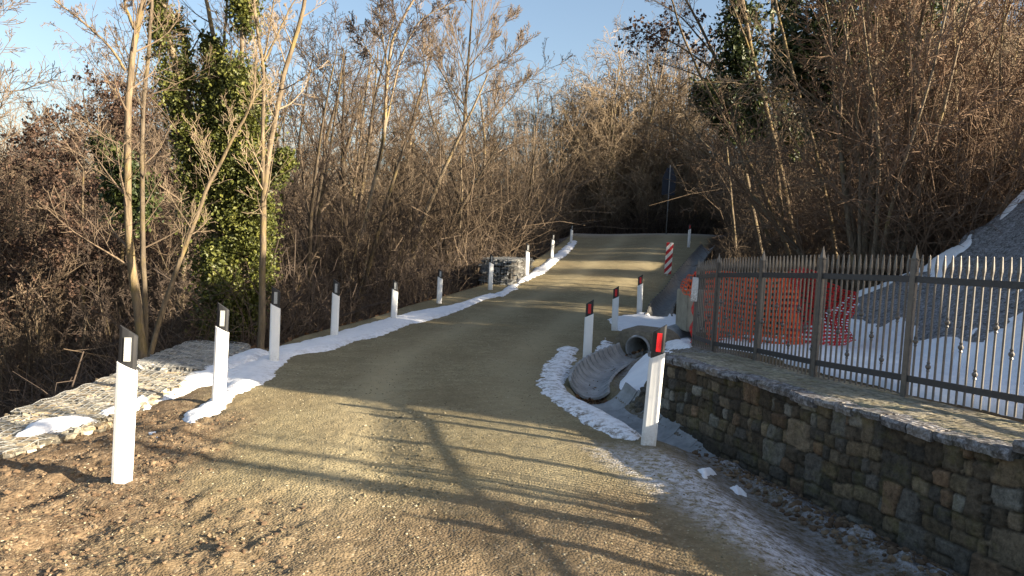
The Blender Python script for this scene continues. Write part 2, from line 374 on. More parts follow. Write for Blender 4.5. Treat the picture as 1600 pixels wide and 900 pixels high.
M = dict(
    ground=terrain_mat(), snow=snow_mat(),
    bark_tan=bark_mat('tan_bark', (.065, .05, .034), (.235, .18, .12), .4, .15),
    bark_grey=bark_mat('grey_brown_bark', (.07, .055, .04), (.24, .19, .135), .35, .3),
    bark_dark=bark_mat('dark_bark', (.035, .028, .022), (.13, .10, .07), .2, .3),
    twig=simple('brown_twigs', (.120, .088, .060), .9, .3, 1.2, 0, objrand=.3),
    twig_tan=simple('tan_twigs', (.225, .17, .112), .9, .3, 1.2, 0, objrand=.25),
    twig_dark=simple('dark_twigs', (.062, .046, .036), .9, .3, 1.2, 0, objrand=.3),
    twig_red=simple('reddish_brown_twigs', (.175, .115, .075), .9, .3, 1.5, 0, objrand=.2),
    ivy=leaf_mat('ivy_leaves', [(.022, .03, .008), (.06, .07, .016), (.105, .115, .024), (.19, .185, .04)], .2),
    ivy_dark=leaf_mat('dark_ivy_leaves', [(.010, .018, .007), (.026, .038, .012), (.055, .072, .02), (.11, .125, .035)], .15),
    deadleaf=leaf_mat('dead_leaves', [(.045, .028, .022), (.085, .052, .038), (.14, .085, .058)], .2, .8),
    litter=leaf_mat('fallen_leaves', [(.05, .028, .015), (.13, .065, .03), (.26, .14, .065)], .05, .8),
    plastic=simple('white_plastic', (.80, .80, .79), .42, .04, 6, .05, .003, spec=.5),
    black=simple('black_plastic', (.022, .023, .026), .35, .2, 9, .08, .003, spec=.5),
    silver=simple('silver_reflector', (.33, .34, .34), .4, .45, 150, .6, .004, spec=.6),
    redref=simple('red_reflector', (.62, .015, .02), .3, .15, 130, .4, .003, spec=.6),
    iron=simple('painted_iron', (.135, .124, .112), .42, .2, 30, .25, .002, metal=.35, spec=.5),
    iron_rail=simple('shaded_iron_rail', (.055, .055, .058), .5, .2, 30, .25, .002, metal=.3, spec=.5),  # darker than the posts: the shade on the rails' road face is in the colour
    concrete=simple('grey_concrete', (.29, .29, .285), .9, .35, 7, .5, .008),
    concrete_warm=simple('weathered_concrete', (.34, .31, .24), .9, .25, 7, .5, .01),
    mortar=simple('earthy_mortar', (.17, .145, .105), .95, .4, 14, .8, .02),
    pipe_dark=simple('dark_grey_concrete', (.17, .165, .155), .9, .3, 7, .4, .008),  # darker grey than the near channels
    orange=simple('orange_net_plastic', (.80, .09, .015), .5, .12, 20, 0),
    red_net=simple('red_net_plastic', (.62, .035, .03), .5, .12, 20, 0),
    pebble=leaf_mat('pebbles', [(.10, .085, .05), (.17, .142, .083), (.25, .21, .13), (.42, .37, .26)], 0, .9),
    clod=leaf_mat('earth_clods', [(.085, .054, .032), (.14, .093, .056), (.21, .15, .092)], 0, .95),
    oldsteel=simple('dull_steel', (.20, .20, .195), .7, .3, 9, .1, .002, metal=.2),
    galv=simple('galvanised_steel', (.42, .43, .44), .45, .15, 20, .1, .002, metal=.6),
    navy=simple('shaded_blue_sign_back', (.018, .024, .038), .6, .2, 8, 0),  # blue darkened to carry the shade on the sign's back
    wire=simple('galvanised_wire', (.38, .38, .37), .5, .2, 20, 0, metal=.4),
    gabstone=attr_stone_mat('gabion_stone'), wallstone=attr_stone_mat('wall_stone', moss=.25),
    copestone=attr_stone_mat('coping_stone', frost=.55, moss=.3),
    copetop=attr_stone_mat('coping_top_stone', frost=.1, moss=.3),
)

# ------------------------------------------------------------------ THE GROUND
def build_ground():
    ang_f = np.radians(np.linspace(-44, 44, 640)); ang_b = np.radians(np.linspace(46, 314, 110))
    ang = np.concatenate([ang_f, ang_b, [math.radians(316)]])
    r = np.concatenate([np.exp(np.linspace(math.log(2.3), math.log(60), 660)), np.exp(np.linspace(math.log(64), math.log(3500), 60))])
    A, Rr = np.meshgrid(ang, r, indexing='ij'); X = Rr * np.sin(A); Y = Rr * np.cos(A)
    Z = height(X, Y); nu, nv = A.shape
    V = np.stack([X, Y, Z], -1).reshape(-1, 3)
    i = (np.arange(nu)[:, None] * nv + np.arange(nv - 1)[None, :]); j = (((np.arange(nu) + 1) % nu)[:, None] * nv + np.arange(nv - 1)[None, :])
    Fq = np.stack([i, i + 1, j + 1, j], -1).reshape(-1, 4)
    # centre disc
    c = len(V); V = np.vstack([V, [[0, 0, float(height(np.array([0.]), np.array([0.]))[0])]]])
    k = np.arange(nu) * nv; k2 = ((np.arange(nu) + 1) % nu) * nv
    Fc = np.stack([np.full(nu, c), k, k2, k2], -1)
    x, y = V[:, 0], V[:, 1]; dl = XL(y) - x; dr = x - XR(y); toe = np.interp(y, TOE_Y, TOE_X)
    jn = .5 * fbm(x * 1.5, y * 1.5, 5, 4)
    mud = mud_mask(x, y); near = 1 - sst(11, 12, y)
    mud = np.clip(mud + .8 * sst(.0, .5, dl + jn) * (dl < 1.8) * near, 0, 1)
    lit = sst(.35, .9, dl + jn) * (1 - near) + near * sst(1.7, 1.9, dl)
    lit = np.maximum(lit, sst(-.4, .3, x - toe + jn) * sst(8, 12, y)); lit = np.maximum(lit, sst(.3, .9, dr + jn) * sst(15, 17, y))
    lit = np.maximum(lit, sst(44, 46.5, y)); lit = np.maximum(lit, sst(60, 65, np.hypot(x, y)))
    lit = np.maximum(lit, .65 * sst(-.2, .5, dr + jn) * (1 - sst(13, 15, y)))
    lit = np.maximum(lit, .8 * sst(-.45, -.2, x - XW(y) + .3 * jn) * (y < 7))
    fro = np.exp(-((x - (XW(y) - 1.25)) / .36) ** 4) * (1 - sst(5.6, 6.3, y)) * (.95 + .8 * jn)
    fro = np.maximum(fro, .6 * np.exp(-((x - (XW(y) - .25)) / .2) ** 2) * (y < 6.6))
    fro = np.maximum(fro, .45 * sst(40, 45, y) * (y < 47))
    fro = np.maximum(fro, .3 * sst(.0, .4, dr) * (dr < 1.4) * (y < 13))
    ins = (1 - sst(-.15, .25, y - net_edge(x))) * sst(-.1, .4, x - toe + .4 * jn)
    fro = np.maximum(fro, .34 * ins)
    lit = lit * (1 - ins)
    uu = (x - XL(y)) / np.maximum(XR(y) - XL(y), .5); trk = np.clip((np.exp(-((uu - .36) / .085) ** 2) + np.exp(-((uu - .74) / .085) ** 2)) * (.75 + 1.2 * fbm(x * 2, y * .5, 12, 4)), 0, 1) * (y > 3)
    me = fmesh('ground', V, Fq, True, dict(zone=np.stack([mud, np.clip(lit, 0, 1), np.clip(fro, 0, 1), ins], 1), track=np.stack([trk, trk, trk, trk * 0 + 1], 1)))
    o = link('ground', me, M['ground']); tag(o, kind='structure')
build_ground()

# ------------------------------------------------------------------ SNOW (heightfields with irregular edges)
def poly_sd(X, Y, P):
    P = np.asarray(P); d = np.full(X.shape, 1e9); ins = np.zeros(X.shape, bool); n = len(P)
    for k in range(n):
        x0, y0 = P[k][:2]; x1, y1 = P[(k + 1) % n][:2]; ex, ey = x1 - x0, y1 - y0
        t = np.clip(((X - x0) * ex + (Y - y0) * ey) / (ex * ex + ey * ey + 1e-12), 0, 1)
        d = np.minimum(d, np.hypot(X - x0 - t * ex, Y - y0 - t * ey))
        c = ((y0 > Y) != (y1 > Y)) & (X < (x1 - x0) * (Y - y0) / (y1 - y0 + 1e-12) + x0); ins ^= c
    return np.where(ins, d, -d)
def snow_patch(polys_px, label, step, thick=.05, wob=.12, freq=3.0, dirt=0.0, seed=0, plan=False, mask=None, edge=.06, lift=0.0):
    polys = [np.array([gp(*p)[:2] for p in q]) for q in polys_px] if not plan else [np.array(q, float) for q in polys_px]
    allp = np.vstack(polys); x0, y0 = allp.min(0) - .3; x1, y1 = allp.max(0) + .3
    X, Y = np.meshgrid(np.arange(x0, x1, step), np.arange(y0, y1, step), indexing='ij')
    sd = np.full(X.shape, -1e9)
    for q in polys: sd = np.maximum(sd, poly_sd(X, Y, q))
    sd = sd + wob * 2.2 * fbm(X * freq, Y * freq, 100 + seed, 6, .72) + .05 * fbm(X * 13, Y * 13, 170 + seed, 3)
    if not plan:
        sd = np.minimum(sd, path_dist(X, Y, DITCH_A)[0] - .33); sd = np.minimum(sd, path_dist(X, Y, DITCH_B)[0] - .34)
    if mask is not None: sd = mask(X, Y, sd)
    t = thick * (1 - np.exp(-np.maximum(sd, 0) / edge)) * (1 + .9 * fbm(X * 2.5, Y * 2.5, 130 + seed, 3))
    Z = height(X, Y, False) + t + np.where(sd < 0, np.maximum(sd * .8, -.06), 0) - .004 + lift
    Z = Z + .012 * fbm(X * 3, Y * 3, 21, 4)
    keep = sd > -.07
    nu, nv = X.shape; Fq = grid_faces(nu, nv); k = keep.ravel()[Fq].all(1); Fq = Fq[k]
    used = np.unique(Fq); remap = np.full(nu * nv, -1); remap[used] = np.arange(len(used)); Fq = remap[Fq]
    V = np.stack([X, Y, Z], -1).reshape(-1, 3)[used]
    dz = np.clip(dirt * (1.2 - np.clip(sd.ravel()[used] / .25, 0, 1)), 0, 1)
    A = np.stack([dz, dz * 0, dz * 0, dz * 0 + 1], 1)
    o = link('snow', fmesh('snow', V, Fq, True, dict(zone=A)), M['snow']); tag(o, label, kind='stuff')
snow_patch([[(300, 640), (345, 615), (345, 590), (395, 560), (430, 545), (470, 535), (515, 524), (560, 510), (610, 497), (650, 487), (700, 478), (765, 458),
             (790, 462), (760, 468), (715, 486), (690, 496), (640, 507), (600, 524), (560, 533), (520, 548), (465, 556), (445, 568), (420, 596), (372, 618), (350, 634)],
            [(225, 622), (300, 590), (350, 570), (400, 555), (420, 575), (350, 600), (310, 606), (265, 628), (218, 632)]],
           'snow strip along the left road edge between the white posts', .025, .06, .09, 2.6, .35, 1, edge=.12)
snow_patch([[(770, 462), (800, 445), (830, 425), (862, 403), (880, 388), (893, 376), (903, 378), (893, 392), (868, 412), (850, 428), (828, 436), (800, 455), (785, 465)]],
           'snow strip at the far left road edge by the stone basket', .07, .07, .16, 1.6, .3, 2)
snow_patch([[(20, 697), (45, 675), (75, 665), (120, 662), (155, 668), (120, 680), (75, 690), (40, 697)], [(140, 660), (200, 640), (225, 628), (232, 636), (190, 655), (165, 664)],
           ],
           'melting snow patches on the brown earth by the nearest posts', .02, .07, .05, 4, .1, 3, edge=.04, lift=.04)
snow_patch([[(880, 540), (905, 545), (890, 575), (905, 605), (925, 625), (960, 650), (997, 672), (995, 688), (960, 682), (905, 655), (870, 635), (838, 605), (850, 575)],
            [(918, 580), (930, 545), (945, 528), (968, 550), (945, 565)]],
           'dirty snow around the bend of the drain beside the road', .018, .045, .09, 4, 1.0, 4, edge=.12)
snow_patch([[(990, 572), (1010, 555), (1038, 548), (1060, 556), (1045, 600), (1025, 612), (1000, 622), (985, 636), (960, 640), (948, 626), (955, 590)]],
           'clean snow slope between the drain and the stone wall', .022, .07, .05, 3, 0, 5)
snow_patch([[(948, 500), (1000, 490), (1055, 492), (1078, 500), (1082, 545), (1045, 548), (1012, 532), (965, 516)]],
           'snow over the pipe crossing in front of the concrete block', .03, .06, .10, 3, .25, 6)
snow_patch([[(2.75, 9.7), (2.62, 9.0), (2.85, 8.0), (3.05, 7.2), (3.3, 6.3), (3.75, 5.3), (4.2, 4.3), (5.2, 2.6), (9, 1), (9, 3), (5.4, 5.6), (5.15, 7), (5.0, 9), (5.2, 10.5), (5.2, 12.3), (3.6, 11.6), (3.0, 10.8)]],
           'snow covered lawn behind the iron fence', .04, .08, .10, 1.5, 0, 7, plan=True)
def streaks(X, Y, sd):
    Z = .75 * (X - 4.7); u = Z * .8 - (Y - 8) * .35; v = Z * .5 + (Y - 8)
    n = 1.5 * fbm(u * 2.6, v * .7, 301, 5) - .19
    edge = np.exp(-((Y - net_edge(X) + .25 + .15 * np.sin(X * 3)) / .20) ** 2) * .42
    foot = np.exp(-((X - 4.9) / .5) ** 2) * .25
    return np.minimum(sd, .5 * (n + edge + foot - .02))
snow_patch([[(4.9, 6.0), (5.6, 5.9), (10.5, 5), (10.5, 9.4), (7.8, 11.3), (6.0, 12.6), (4.8, 12.3)]], 'streaks of snow on the netted slope', .04, .05, .0, 2, .1, 8, plan=True, mask=streaks)
snow_patch([[(292, 641), (325, 634), (338, 644), (312, 652), (298, 662)], [(232, 676), (258, 672), (258, 681), (240, 684)]], 'small flat remains of snow on the earth near the second post', .012, .03, .04, 6, .2, 11, edge=.08)
snow_patch([[(255, 606), (300, 585), (345, 566), (400, 552), (420, 556), (350, 592), (280, 612)], [(262, 588), (300, 572), (320, 574), (280, 592)]], 'snow lying over the inner edge of the wire baskets', .02, .05, .10, 4, .3, 12, edge=.08, lift=.05)
snow_patch([[(1092, 736), (1105, 734), (1118, 742), (1100, 747)], [(1135, 760), (1150, 762), (1172, 776), (1155, 776)]], 'two small snow lumps on the frosted ground by the wall', .012, .05, .02, 8, 0, 9, edge=.03)

# ------------------------------------------------------------------ DELINEATOR POSTS
def delineator(base, H, left, face, lean, label, group):
    W, T = .125, .05; slope = .045 * (1 if left else -1)
    root = empty('delineator_post', base, face); root.rotation_euler = (lean[1], lean[0], face)
    def sec(w, t):   # bowed front (-y), flat back
        return [(-w / 2, t * .5), (-w / 2, -t * .15), (-w * .34, -t * .42), (0, -t * .5), (w * .34, -t * .42), (w / 2, -t * .15), (w / 2, t * .5)]
    def column(w, t, z0, z1, sl0, sl1):
        bm = bmesh.new(); A = []; B = []
        for x, y in sec(w, t):
            A.append(bm.verts.new((x, y, z0 - sl0 * x / (W / 2)))); B.append(bm.verts.new((x, y, z1 - sl1 * x / (W / 2))))
        n = len(A)
        for i in range(n): bm.faces.new((A[i], A[(i + 1) % n], B[(i + 1) % n], B[i]))
        bm.faces.new(A[::-1]); bm.faces.new(B); bmesh.ops.bevel(bm, geom=list(bm.edges), offset=.003, segments=1, affect='EDGES', clamp_overlap=True)
        bmesh.ops.recalc_face_normals(bm, faces=bm.faces)
        me = bpy.data.meshes.new('delineator'); bm.to_mesh(me); bm.free(); return me
    hb = H * .245
    link('body', column(W, T, -.12, H - hb, 0, slope * .7), M['plastic'], root)
    link('cap', column(W * .86, T * .9, H - hb - .02, H - abs(slope) * .4, slope * .7, slope * .9), M['black'], root)
    mb = MB(); rw = W * .33
    mb.prism([(-rw / 2, -T * .45, H - hb * .86 - .0), (rw / 2, -T * .45, H - hb * .86), (rw / 2, -T * .45, H - hb * .24), (-rw / 2, -T * .45, H - hb * .24)], np.array([0, -.009, 0]))
    link('reflector', mb.mesh('reflector'), M['silver'] if left else M['redref'], root)
    tag(root, label, 'road post', group); return root
GL = 'white delineator posts with black caps along the left road edge'; GR = 'white delineator posts with red reflectors along the right side'
lab_l = ['nearest white road post, rising from brown earth at the left, silver reflector', 'second white road post on the left, beside the stone basket top and snow',
         'third white road post on the left, sunlit, in front of the pale forked tree', 'fourth white road post on the left, in shade on the snow strip',
         'small shaded white post on the snow, fifth along the left edge', 'white post at the left edge where the snow starts to narrow, before the stone basket',
         'sunlit white post directly in front of the dark stone basket', 'white post just past the stone basket at the left road edge',
         'shaded white post second to last uphill on the left edge', 'farthest white post at the top end of the left edge']
lab_r = ['tall white post with red reflector leaning before the stone wall and drain', 'white red reflector post in dirty snow at the drain bend',
         'white red reflector post above the dark pipe mouth', 'white red reflector post nearest the concrete block']
for i, (a, b, c, d, Y) in enumerate(LPOST):
    p = at(a, b, Y); tp = at(c, d, Y); z = hz(p[0], p[1]) ; H = tp[2] - p[2]
    f = -math.atan2(p[0], p[1]) * .5 + [.12, .05, .1, .0, .1, .1, .15, .2, .2, .2][i]
    delineator((p[0], p[1], p[2] - .01), H, True, f, ((tp[0] - p[0]) / H, .0), lab_l[i], GL)
for i, (a, b, c, d, Y) in enumerate(RPOST):
    p = at(a, b, Y); tp = at(c, d, Y); H = tp[2] - p[2]
    delineator((p[0], p[1], p[2] - .01), H, False, -.10, ((tp[0] - p[0]) / H, 0), lab_r[i], GR)
# weathered post at the top of the road
p = at(1076, 384, 33); tp = at(1078, 350, 33); H = tp[2] - p[2]
o = delineator(p, H, False, -.2, (0, 0), 'scuffed far white post right of the road below the leafy bank', None)

# ------------------------------------------------------------------ STRIPED MARKER BOARD
def stripe_mat():
    m, n, b = newmat('red_white_stripes', .45, .4); v = N(n, 'ShaderNodeSeparateXYZ'); n.links.new(objco(n), v.inputs[0])
    s = math_(n, 'MULTIPLY_ADD', v.outputs[0], -1.15, v.outputs[2]); s = math_(n, 'FRACT', math_(n, 'MULTIPLY', s, 1 / .285))
    c = ramp(n, s, [(0, (.75, .75, .73)), (.5, (.42, .02, .03))], 'CONSTANT'); n.links.new(c, b.inputs['Base Color']); return m
p = at(1043, 428, 24.0); tp = at(1047, 379, 24.0)
root = empty('striped_marker', (p[0], p[1], p[2]), .12); root.rotation_euler = (0, (tp[0] - p[0]) / 1.0, .12)
link('board', MB().box((0, 0, .51), (.23, .03, 1.02)).bevel(.006).mesh('board'), stripe_mat(), root)
link('stake', MB().box((0, .03, .25), (.05, .03, .9)).mesh('stake'), M['galv'], root)
tag(root, 'red and white diagonally striped marker board standing by the dark ditch', 'marker board')

# ------------------------------------------------------------------ ROAD SIGN SEEN FROM BEHIND
p = at(1041, 362, 43.5); tp = at(1047.5, 258, 43.5); H = tp[2] - p[2]
root = empty('road_sign', p, 0); root.rotation_euler = (0, (tp[0] - p[0]) / H, 0)
link('pole', MB().lathe([(.032, -.3), (.032, H)], 10).mesh('pole', True), M['oldsteel'], root)
pts = [(-.40, -.02, H - 1.75), (.36, -.02, H - 1.75), (.40, -.02, H - .75), (.16, -.02, H - .14), (-.16, -.02, H - .14), (-.40, -.02, H - .75)]
pl = link('plate', MB().prism([(x, y + .07, z) for x, y, z in pts], np.array([0, .03, 0])).mesh('plate'), M['navy'], root)
for zz in (H - .5, H - 1.4): link('bracket', MB().box((0, .055, zz), (.5, .022, .05)).mesh('bracket'), M['navy'], root)
tag(root, 'dark back of a road sign on a thin pole at the top of the road', 'road sign')

# ------------------------------------------------------------------ STONE WALL WITH COPING
def wall_shade_rise(y): return .20 * sst(4.3, 3.4, y)  # stretch out of view, raised to lengthen the wall's shadow on the road
def wall():
    y0, y1 = -1.0, WALL_END; L = (y1 - y0) * math.sqrt(1 + .364 ** 2); nrm = np.array([-1, -.364]) / math.hypot(1, .364); d = np.array([-.364, 1]) / math.hypot(1, .364)
    p0 = np.array([XW(y0), y0]); ZT = .60
    root = empty('stone_wall', (p0[0], p0[1], -.2))
    def face(S, Zv, P, nn, seed):
        # irregular masonry in broken courses, with double height stones among them
        wx = S + .09 * fbm(S * 4, Zv * 4, seed, 4); wz = Zv + .09 * fbm(S * 2.2, Zv * 2.2, seed + 3, 2) + .03 * fbm(S * 9, Zv * 9, seed + 2, 3)
        def courses(h, w0, sd):
            r = np.floor(wz / h); fz = wz / h - r; wr = w0 * (.65 + .8 * _hash(r, r * 0, sd)); u = wx / wr + 7 * _hash(r, r * 0 + 3, sd); k = np.floor(u)
            b0 = k + .55 * (_hash(k, r, sd + 1) - .5); b1 = k + 1 + .55 * (_hash(k + 1, r, sd + 1) - .5)
            lo = u < b0; hi = u >= b1; k = np.where(lo, k - 1, np.where(hi, k + 1, k)); b0 = k + .55 * (_hash(k, r, sd + 1) - .5); b1 = k + 1 + .55 * (_hash(k + 1, r, sd + 1) - .5)
            dx = np.minimum(u - b0, b1 - u) * wr; dz = np.minimum(fz, 1 - fz) * h; R0 = .022
            return R0 - np.hypot(np.maximum(R0 - dx, 0), np.maximum(R0 - dz, 0)), _hash(k, r, sd + 2), (u - (b0 + b1) / 2), fz - .5
        e1, c1, t1, v1 = courses(.112, .135, seed + 20); e2, c2_, t2, v2 = courses(.224, .19, seed + 40)
        big = c2_ > .55 + .2 * sst(6.4, 7.8, S) - .25 * sst(6.4, 5.4, S)
        e = np.where(big, e2, e1); c = np.where(big, (c2_ * 7.3) % 1, c1); tl = np.where(big, t2, t1); tv = np.where(big, v2, v1)
        rel = .026 * sst(.0, .013, e) * (.4 + .9 * c) + .028 * fbm(S * 11, Zv * 11, seed + 5, 6, .62) + .02 * fbm(S * 3, Zv * 3, seed + 6, 2)
        rel = rel + .022 * tl * (((c * 13.7) % 1) - .5) * sst(0, .01, e) + .03 * tv * (((c * 23.1) % 1) - .5) * sst(0, .01, e)
        pal = np.array([(.085, .067, .047), (.13, .098, .062), (.16, .125, .085), (.06, .052, .042), (.15, .098, .06), (.19, .175, .145), (.11, .086, .053), (.095, .084, .07)])
        col = pal[np.where(c > .93, 4, np.array([0, 1, 2, 3, 5, 6, 7, 0])[(c * 8.6).astype(int) % 8])]; c2 = (c * 977) % 1; col = np.where(((c > .55) & (c < .72))[..., None] & (c2 < .7)[..., None], pal[0], col) * (.7 + .7 * c2[..., None]); j = sst(.0, .010, e)[..., None]
        low = sst(.30, .05, Zv)[..., None]
        col = col * j + np.array([.045, .037, .028]) * (1 - j)
        col = col * (1 - .3 * low) + np.array([.10, .09, .065]) * .3 * low
        V = np.stack([P[0] + nn[0] * rel, P[1] + nn[1] * rel, Zv - .30], -1)
        V[..., 2] += wall_shade_rise(V[..., 1]) * np.clip(Zv / (ZT + .27), 0, 1)
        return V, np.concatenate([col, np.ones(col.shape[:2] + (1,))], -1)
    s = np.arange(0, L + .001, .013); zz = np.arange(0, ZT + .27, .013); S, Zv = np.meshgrid(s, zz, indexing='ij')
    P = (p0[0] + d[0] * S, p0[1] + d[1] * S); V, C = face(S, Zv, P, nrm, 401)
    V = V.reshape(-1, 3); Fq = grid_faces(*S.shape)[:, ::-1]; C = C.reshape(-1, 4)
    # far end, turning to the right, plus the low stub beyond the corner
    pe = p0 + d * L; q = np.arange(0, 1.1, .013); S2, Z2 = np.meshgrid(q, zz, indexing='ij'); rt = -nrm
    P2 = (pe[0] + rt[0] * S2, pe[1] + rt[1] * S2); V2, C2 = face(S2 + 20, Z2, P2, d, 431)
    n0 = len(V); Fq = np.vstack([Fq, grid_faces(*S2.shape) + n0]); V = np.vstack([V, V2.reshape(-1, 3)]); C = np.vstack([C, C2.reshape(-1, 4)])
    V[:, 0] -= p0[0]; V[:, 1] -= p0[1]; V[:, 2] += .2
    link('masonry', fmesh('masonry', V, Fq, True, dict(tone=C)), M['wallstone'], root)
    # coping: a row of rough edge slabs and the uneven flagged top behind it
    rs = np.random.RandomState(5); mb = []; cols = []; faces = []; nv = 0; sp = 0.0
    while sp < L + .1:
        ln = rs.uniform(.14, .30); th = rs.uniform(.045, .075); ov = rs.uniform(.05, .075); dp = rs.uniform(.10, .16)
        nx = 7; ny = 5; u = np.linspace(0.015, .985, nx); v = np.linspace(0, 1, ny)
        zt = ZT + rs.uniform(-.008, .012) - .005 * sp * .3; zt = ZT - .05 * sst(5, 9, y0 + d[1] * sp) + rs.uniform(-.01, .01) + wall_shade_rise(y0 + d[1] * sp); tw = rs.uniform(-.012, .012)
        def layer(z, shrink):
            out = []
            for a in u:
                for b in v:
                    ss = sp + a * ln; oo = ov - b * (ov + dp) - shrink * (b == 0) + .006 * math.sin(a * 9 + sp * 31) * (b == 0)
                    xy = p0 + d * ss + nrm * oo; out.append((xy[0], xy[1], z + tw * (a - .5) + rs.uniform(-.004, .004)))
            return np.array(out)
        top = layer(zt, .012); mid = layer(zt - th * .4, 0); bot = layer(zt - th, .014)
        base = nv; V_ = np.vstack([top, mid, bot]); nn = nx * ny
        gf = grid_faces(nx, ny); f = [gf + base, gf[:, ::-1] + base + 2 * nn]
        ring = [i * ny for i in range(nx)] + [(nx - 1) * ny + j for j in range(1, ny)] + [i * ny + ny - 1 for i in range(nx - 2, -1, -1)] + [j for j in range(ny - 2, 0, -1)]
        for l in (0, 1):
            f.append(np.array([(ring[i] + l * nn, ring[i] + (l + 1) * nn, ring[(i + 1) % len(ring)] + (l + 1) * nn, ring[(i + 1) % len(ring)] + l * nn) for i in range(len(ring))]) + base)
        mb.append(V_); faces += f; nv += len(V_)
        c = np.array([(.17, .15, .13), (.13, .12, .115), (.20, .17, .14), (.11, .10, .09)][rs.randint(4)]) * rs.uniform(.8, 1.2)
        cols.append(np.tile(np.append(c, 1), (len(V_), 1))); sp += ln + rs.uniform(.0, .012)
    V = np.vstack(mb) - np.array([p0[0], p0[1], -.2]); link('coping', fmesh('coping', V, np.vstack(faces), False, dict(tone=np.vstack(cols))), M['copestone'], root)
    s = np.arange(0, L + .05, .015); q = np.arange(.02, .98, .015); S, Q = np.meshgrid(s, q, indexing='ij')
    f1, f2, cid = worley(S * 6 + .5 * fbm(S * 3, Q * 3, 3, 3), Q * 13, 477, .95); e = (f2 - f1)
    X = p0[0] + d[0] * S - nrm[0] * Q; Y = p0[1] + d[1] * S - nrm[1] * Q
    Z = ZT + wall_shade_rise(y0 + d[1] * S) - .05 * sst(5, 9, Y) + .008 + .007 * sst(0, .3, e) * (.2 + cid) + .012 * fbm(S * 5, Q * 5, 470, 3) - .04 * sst(.80, .97, Q) - .06 * sst(.15, .02, Q) + .2
    pal = np.array([(.33, .285, .20), (.36, .315, .225), (.31, .265, .18), (.32, .285, .185), (.37, .325, .24)]); col = pal[(cid * 4.999).astype(int)]
    j = sst(.02, .2, e)[..., None]; col = col * j + np.array([.20, .17, .10]) * (1 - j)
    link('coping_top', fmesh('coping_top', np.stack([X - p0[0], Y - p0[1], Z], -1).reshape(-1, 3), grid_faces(*S.shape)[:, ::-1], True,
         dict(tone=np.concatenate([col, np.ones(S.shape + (1,))], -1).reshape(-1, 4))), M['copetop'], root)
    tag(root, 'rough stone garden wall with frosted coping along the right side of the road', 'wall')
wall()
# broken low stub of stones beyond the wall corner
def rock_mesh(name, n_rocks, place, size, tone, seed, sub=2, flat=.7, sizes=None):
    rs = np.random.RandomState(seed); bm = bmesh.new(); bmesh.ops.create_icosphere(bm, subdivisions=sub, radius=1)
    bv = np.array([v.co[:] for v in bm.verts]); bf = np.array([[v.index for v in f.verts] for f in bm.faces]); bm.free()
    Vs, Fs, Cs = [], [], []
    for k in range(n_rocks):
        s = rs.uniform(*size) if sizes is None else sizes[k]; p = place(k, rs)
        ph = rs.uniform(0, 6, 6); v = bv * (1 + .22 * np.sin(bv[:, [1]] * 3 + ph[0]) * np.cos(bv[:, [2]] * 4 + ph[1]) + .12 * np.sin(bv[:, [0]] * 7 + ph[2]))
        v = np.sign(v) * np.abs(v) ** .75
        sc_ = np.array([rs.uniform(.7, 1.4), rs.uniform(.7, 1.2), flat * rs.uniform(.6, 1.1)]); v = v * sc_ * s
        a = rs.uniform(0, 6.28); c, sn = math.cos(a), math.sin(a); v = v @ np.array([[c, sn, 0], [-sn, c, 0], [0, 0, 1]]); t = rs.uniform(-.4, .4)
        v = v @ np.array([[1, 0, 0], [0, math.cos(t), math.sin(t)], [0, -math.sin(t), math.cos(t)]])
        Vs.append(v + np.array(p)); Fs.append(bf + k * len(bv)); q = tone[rs.randint(len(tone))]; u = rs.uniform(.75, 1.25)
        Cs.append(np.tile((q[0] * u, q[1] * u, q[2] * u, 1), (len(bv), 1)))
    return fmesh(name, np.vstack(Vs), np.vstack(Fs), False, dict(tone=np.vstack(Cs)))
DARKST = [(.10, .09, .075), (.14, .12, .09), (.08, .075, .07), (.17, .14, .10)]
def stub_place(k, rs):
    t = rs.uniform(0, 1); x = 1.66 - .20 * t; y = 7.84 + .22 * t + rs.uniform(-.10, .10); hgt = .48 * (1 - t) ** 1.3 + .04
    return (x, y, -.12 + rs.uniform(0, 1) * hgt)
link('rubble_stub', rock_mesh('rubble_stub', 120, stub_place, (.045, .085), DARKST, 8), M['wallstone'])
tag(bpy.data.objects['rubble_stub'], 'broken sloping end of dark rubble at the near corner of the stone wall', 'rubble')

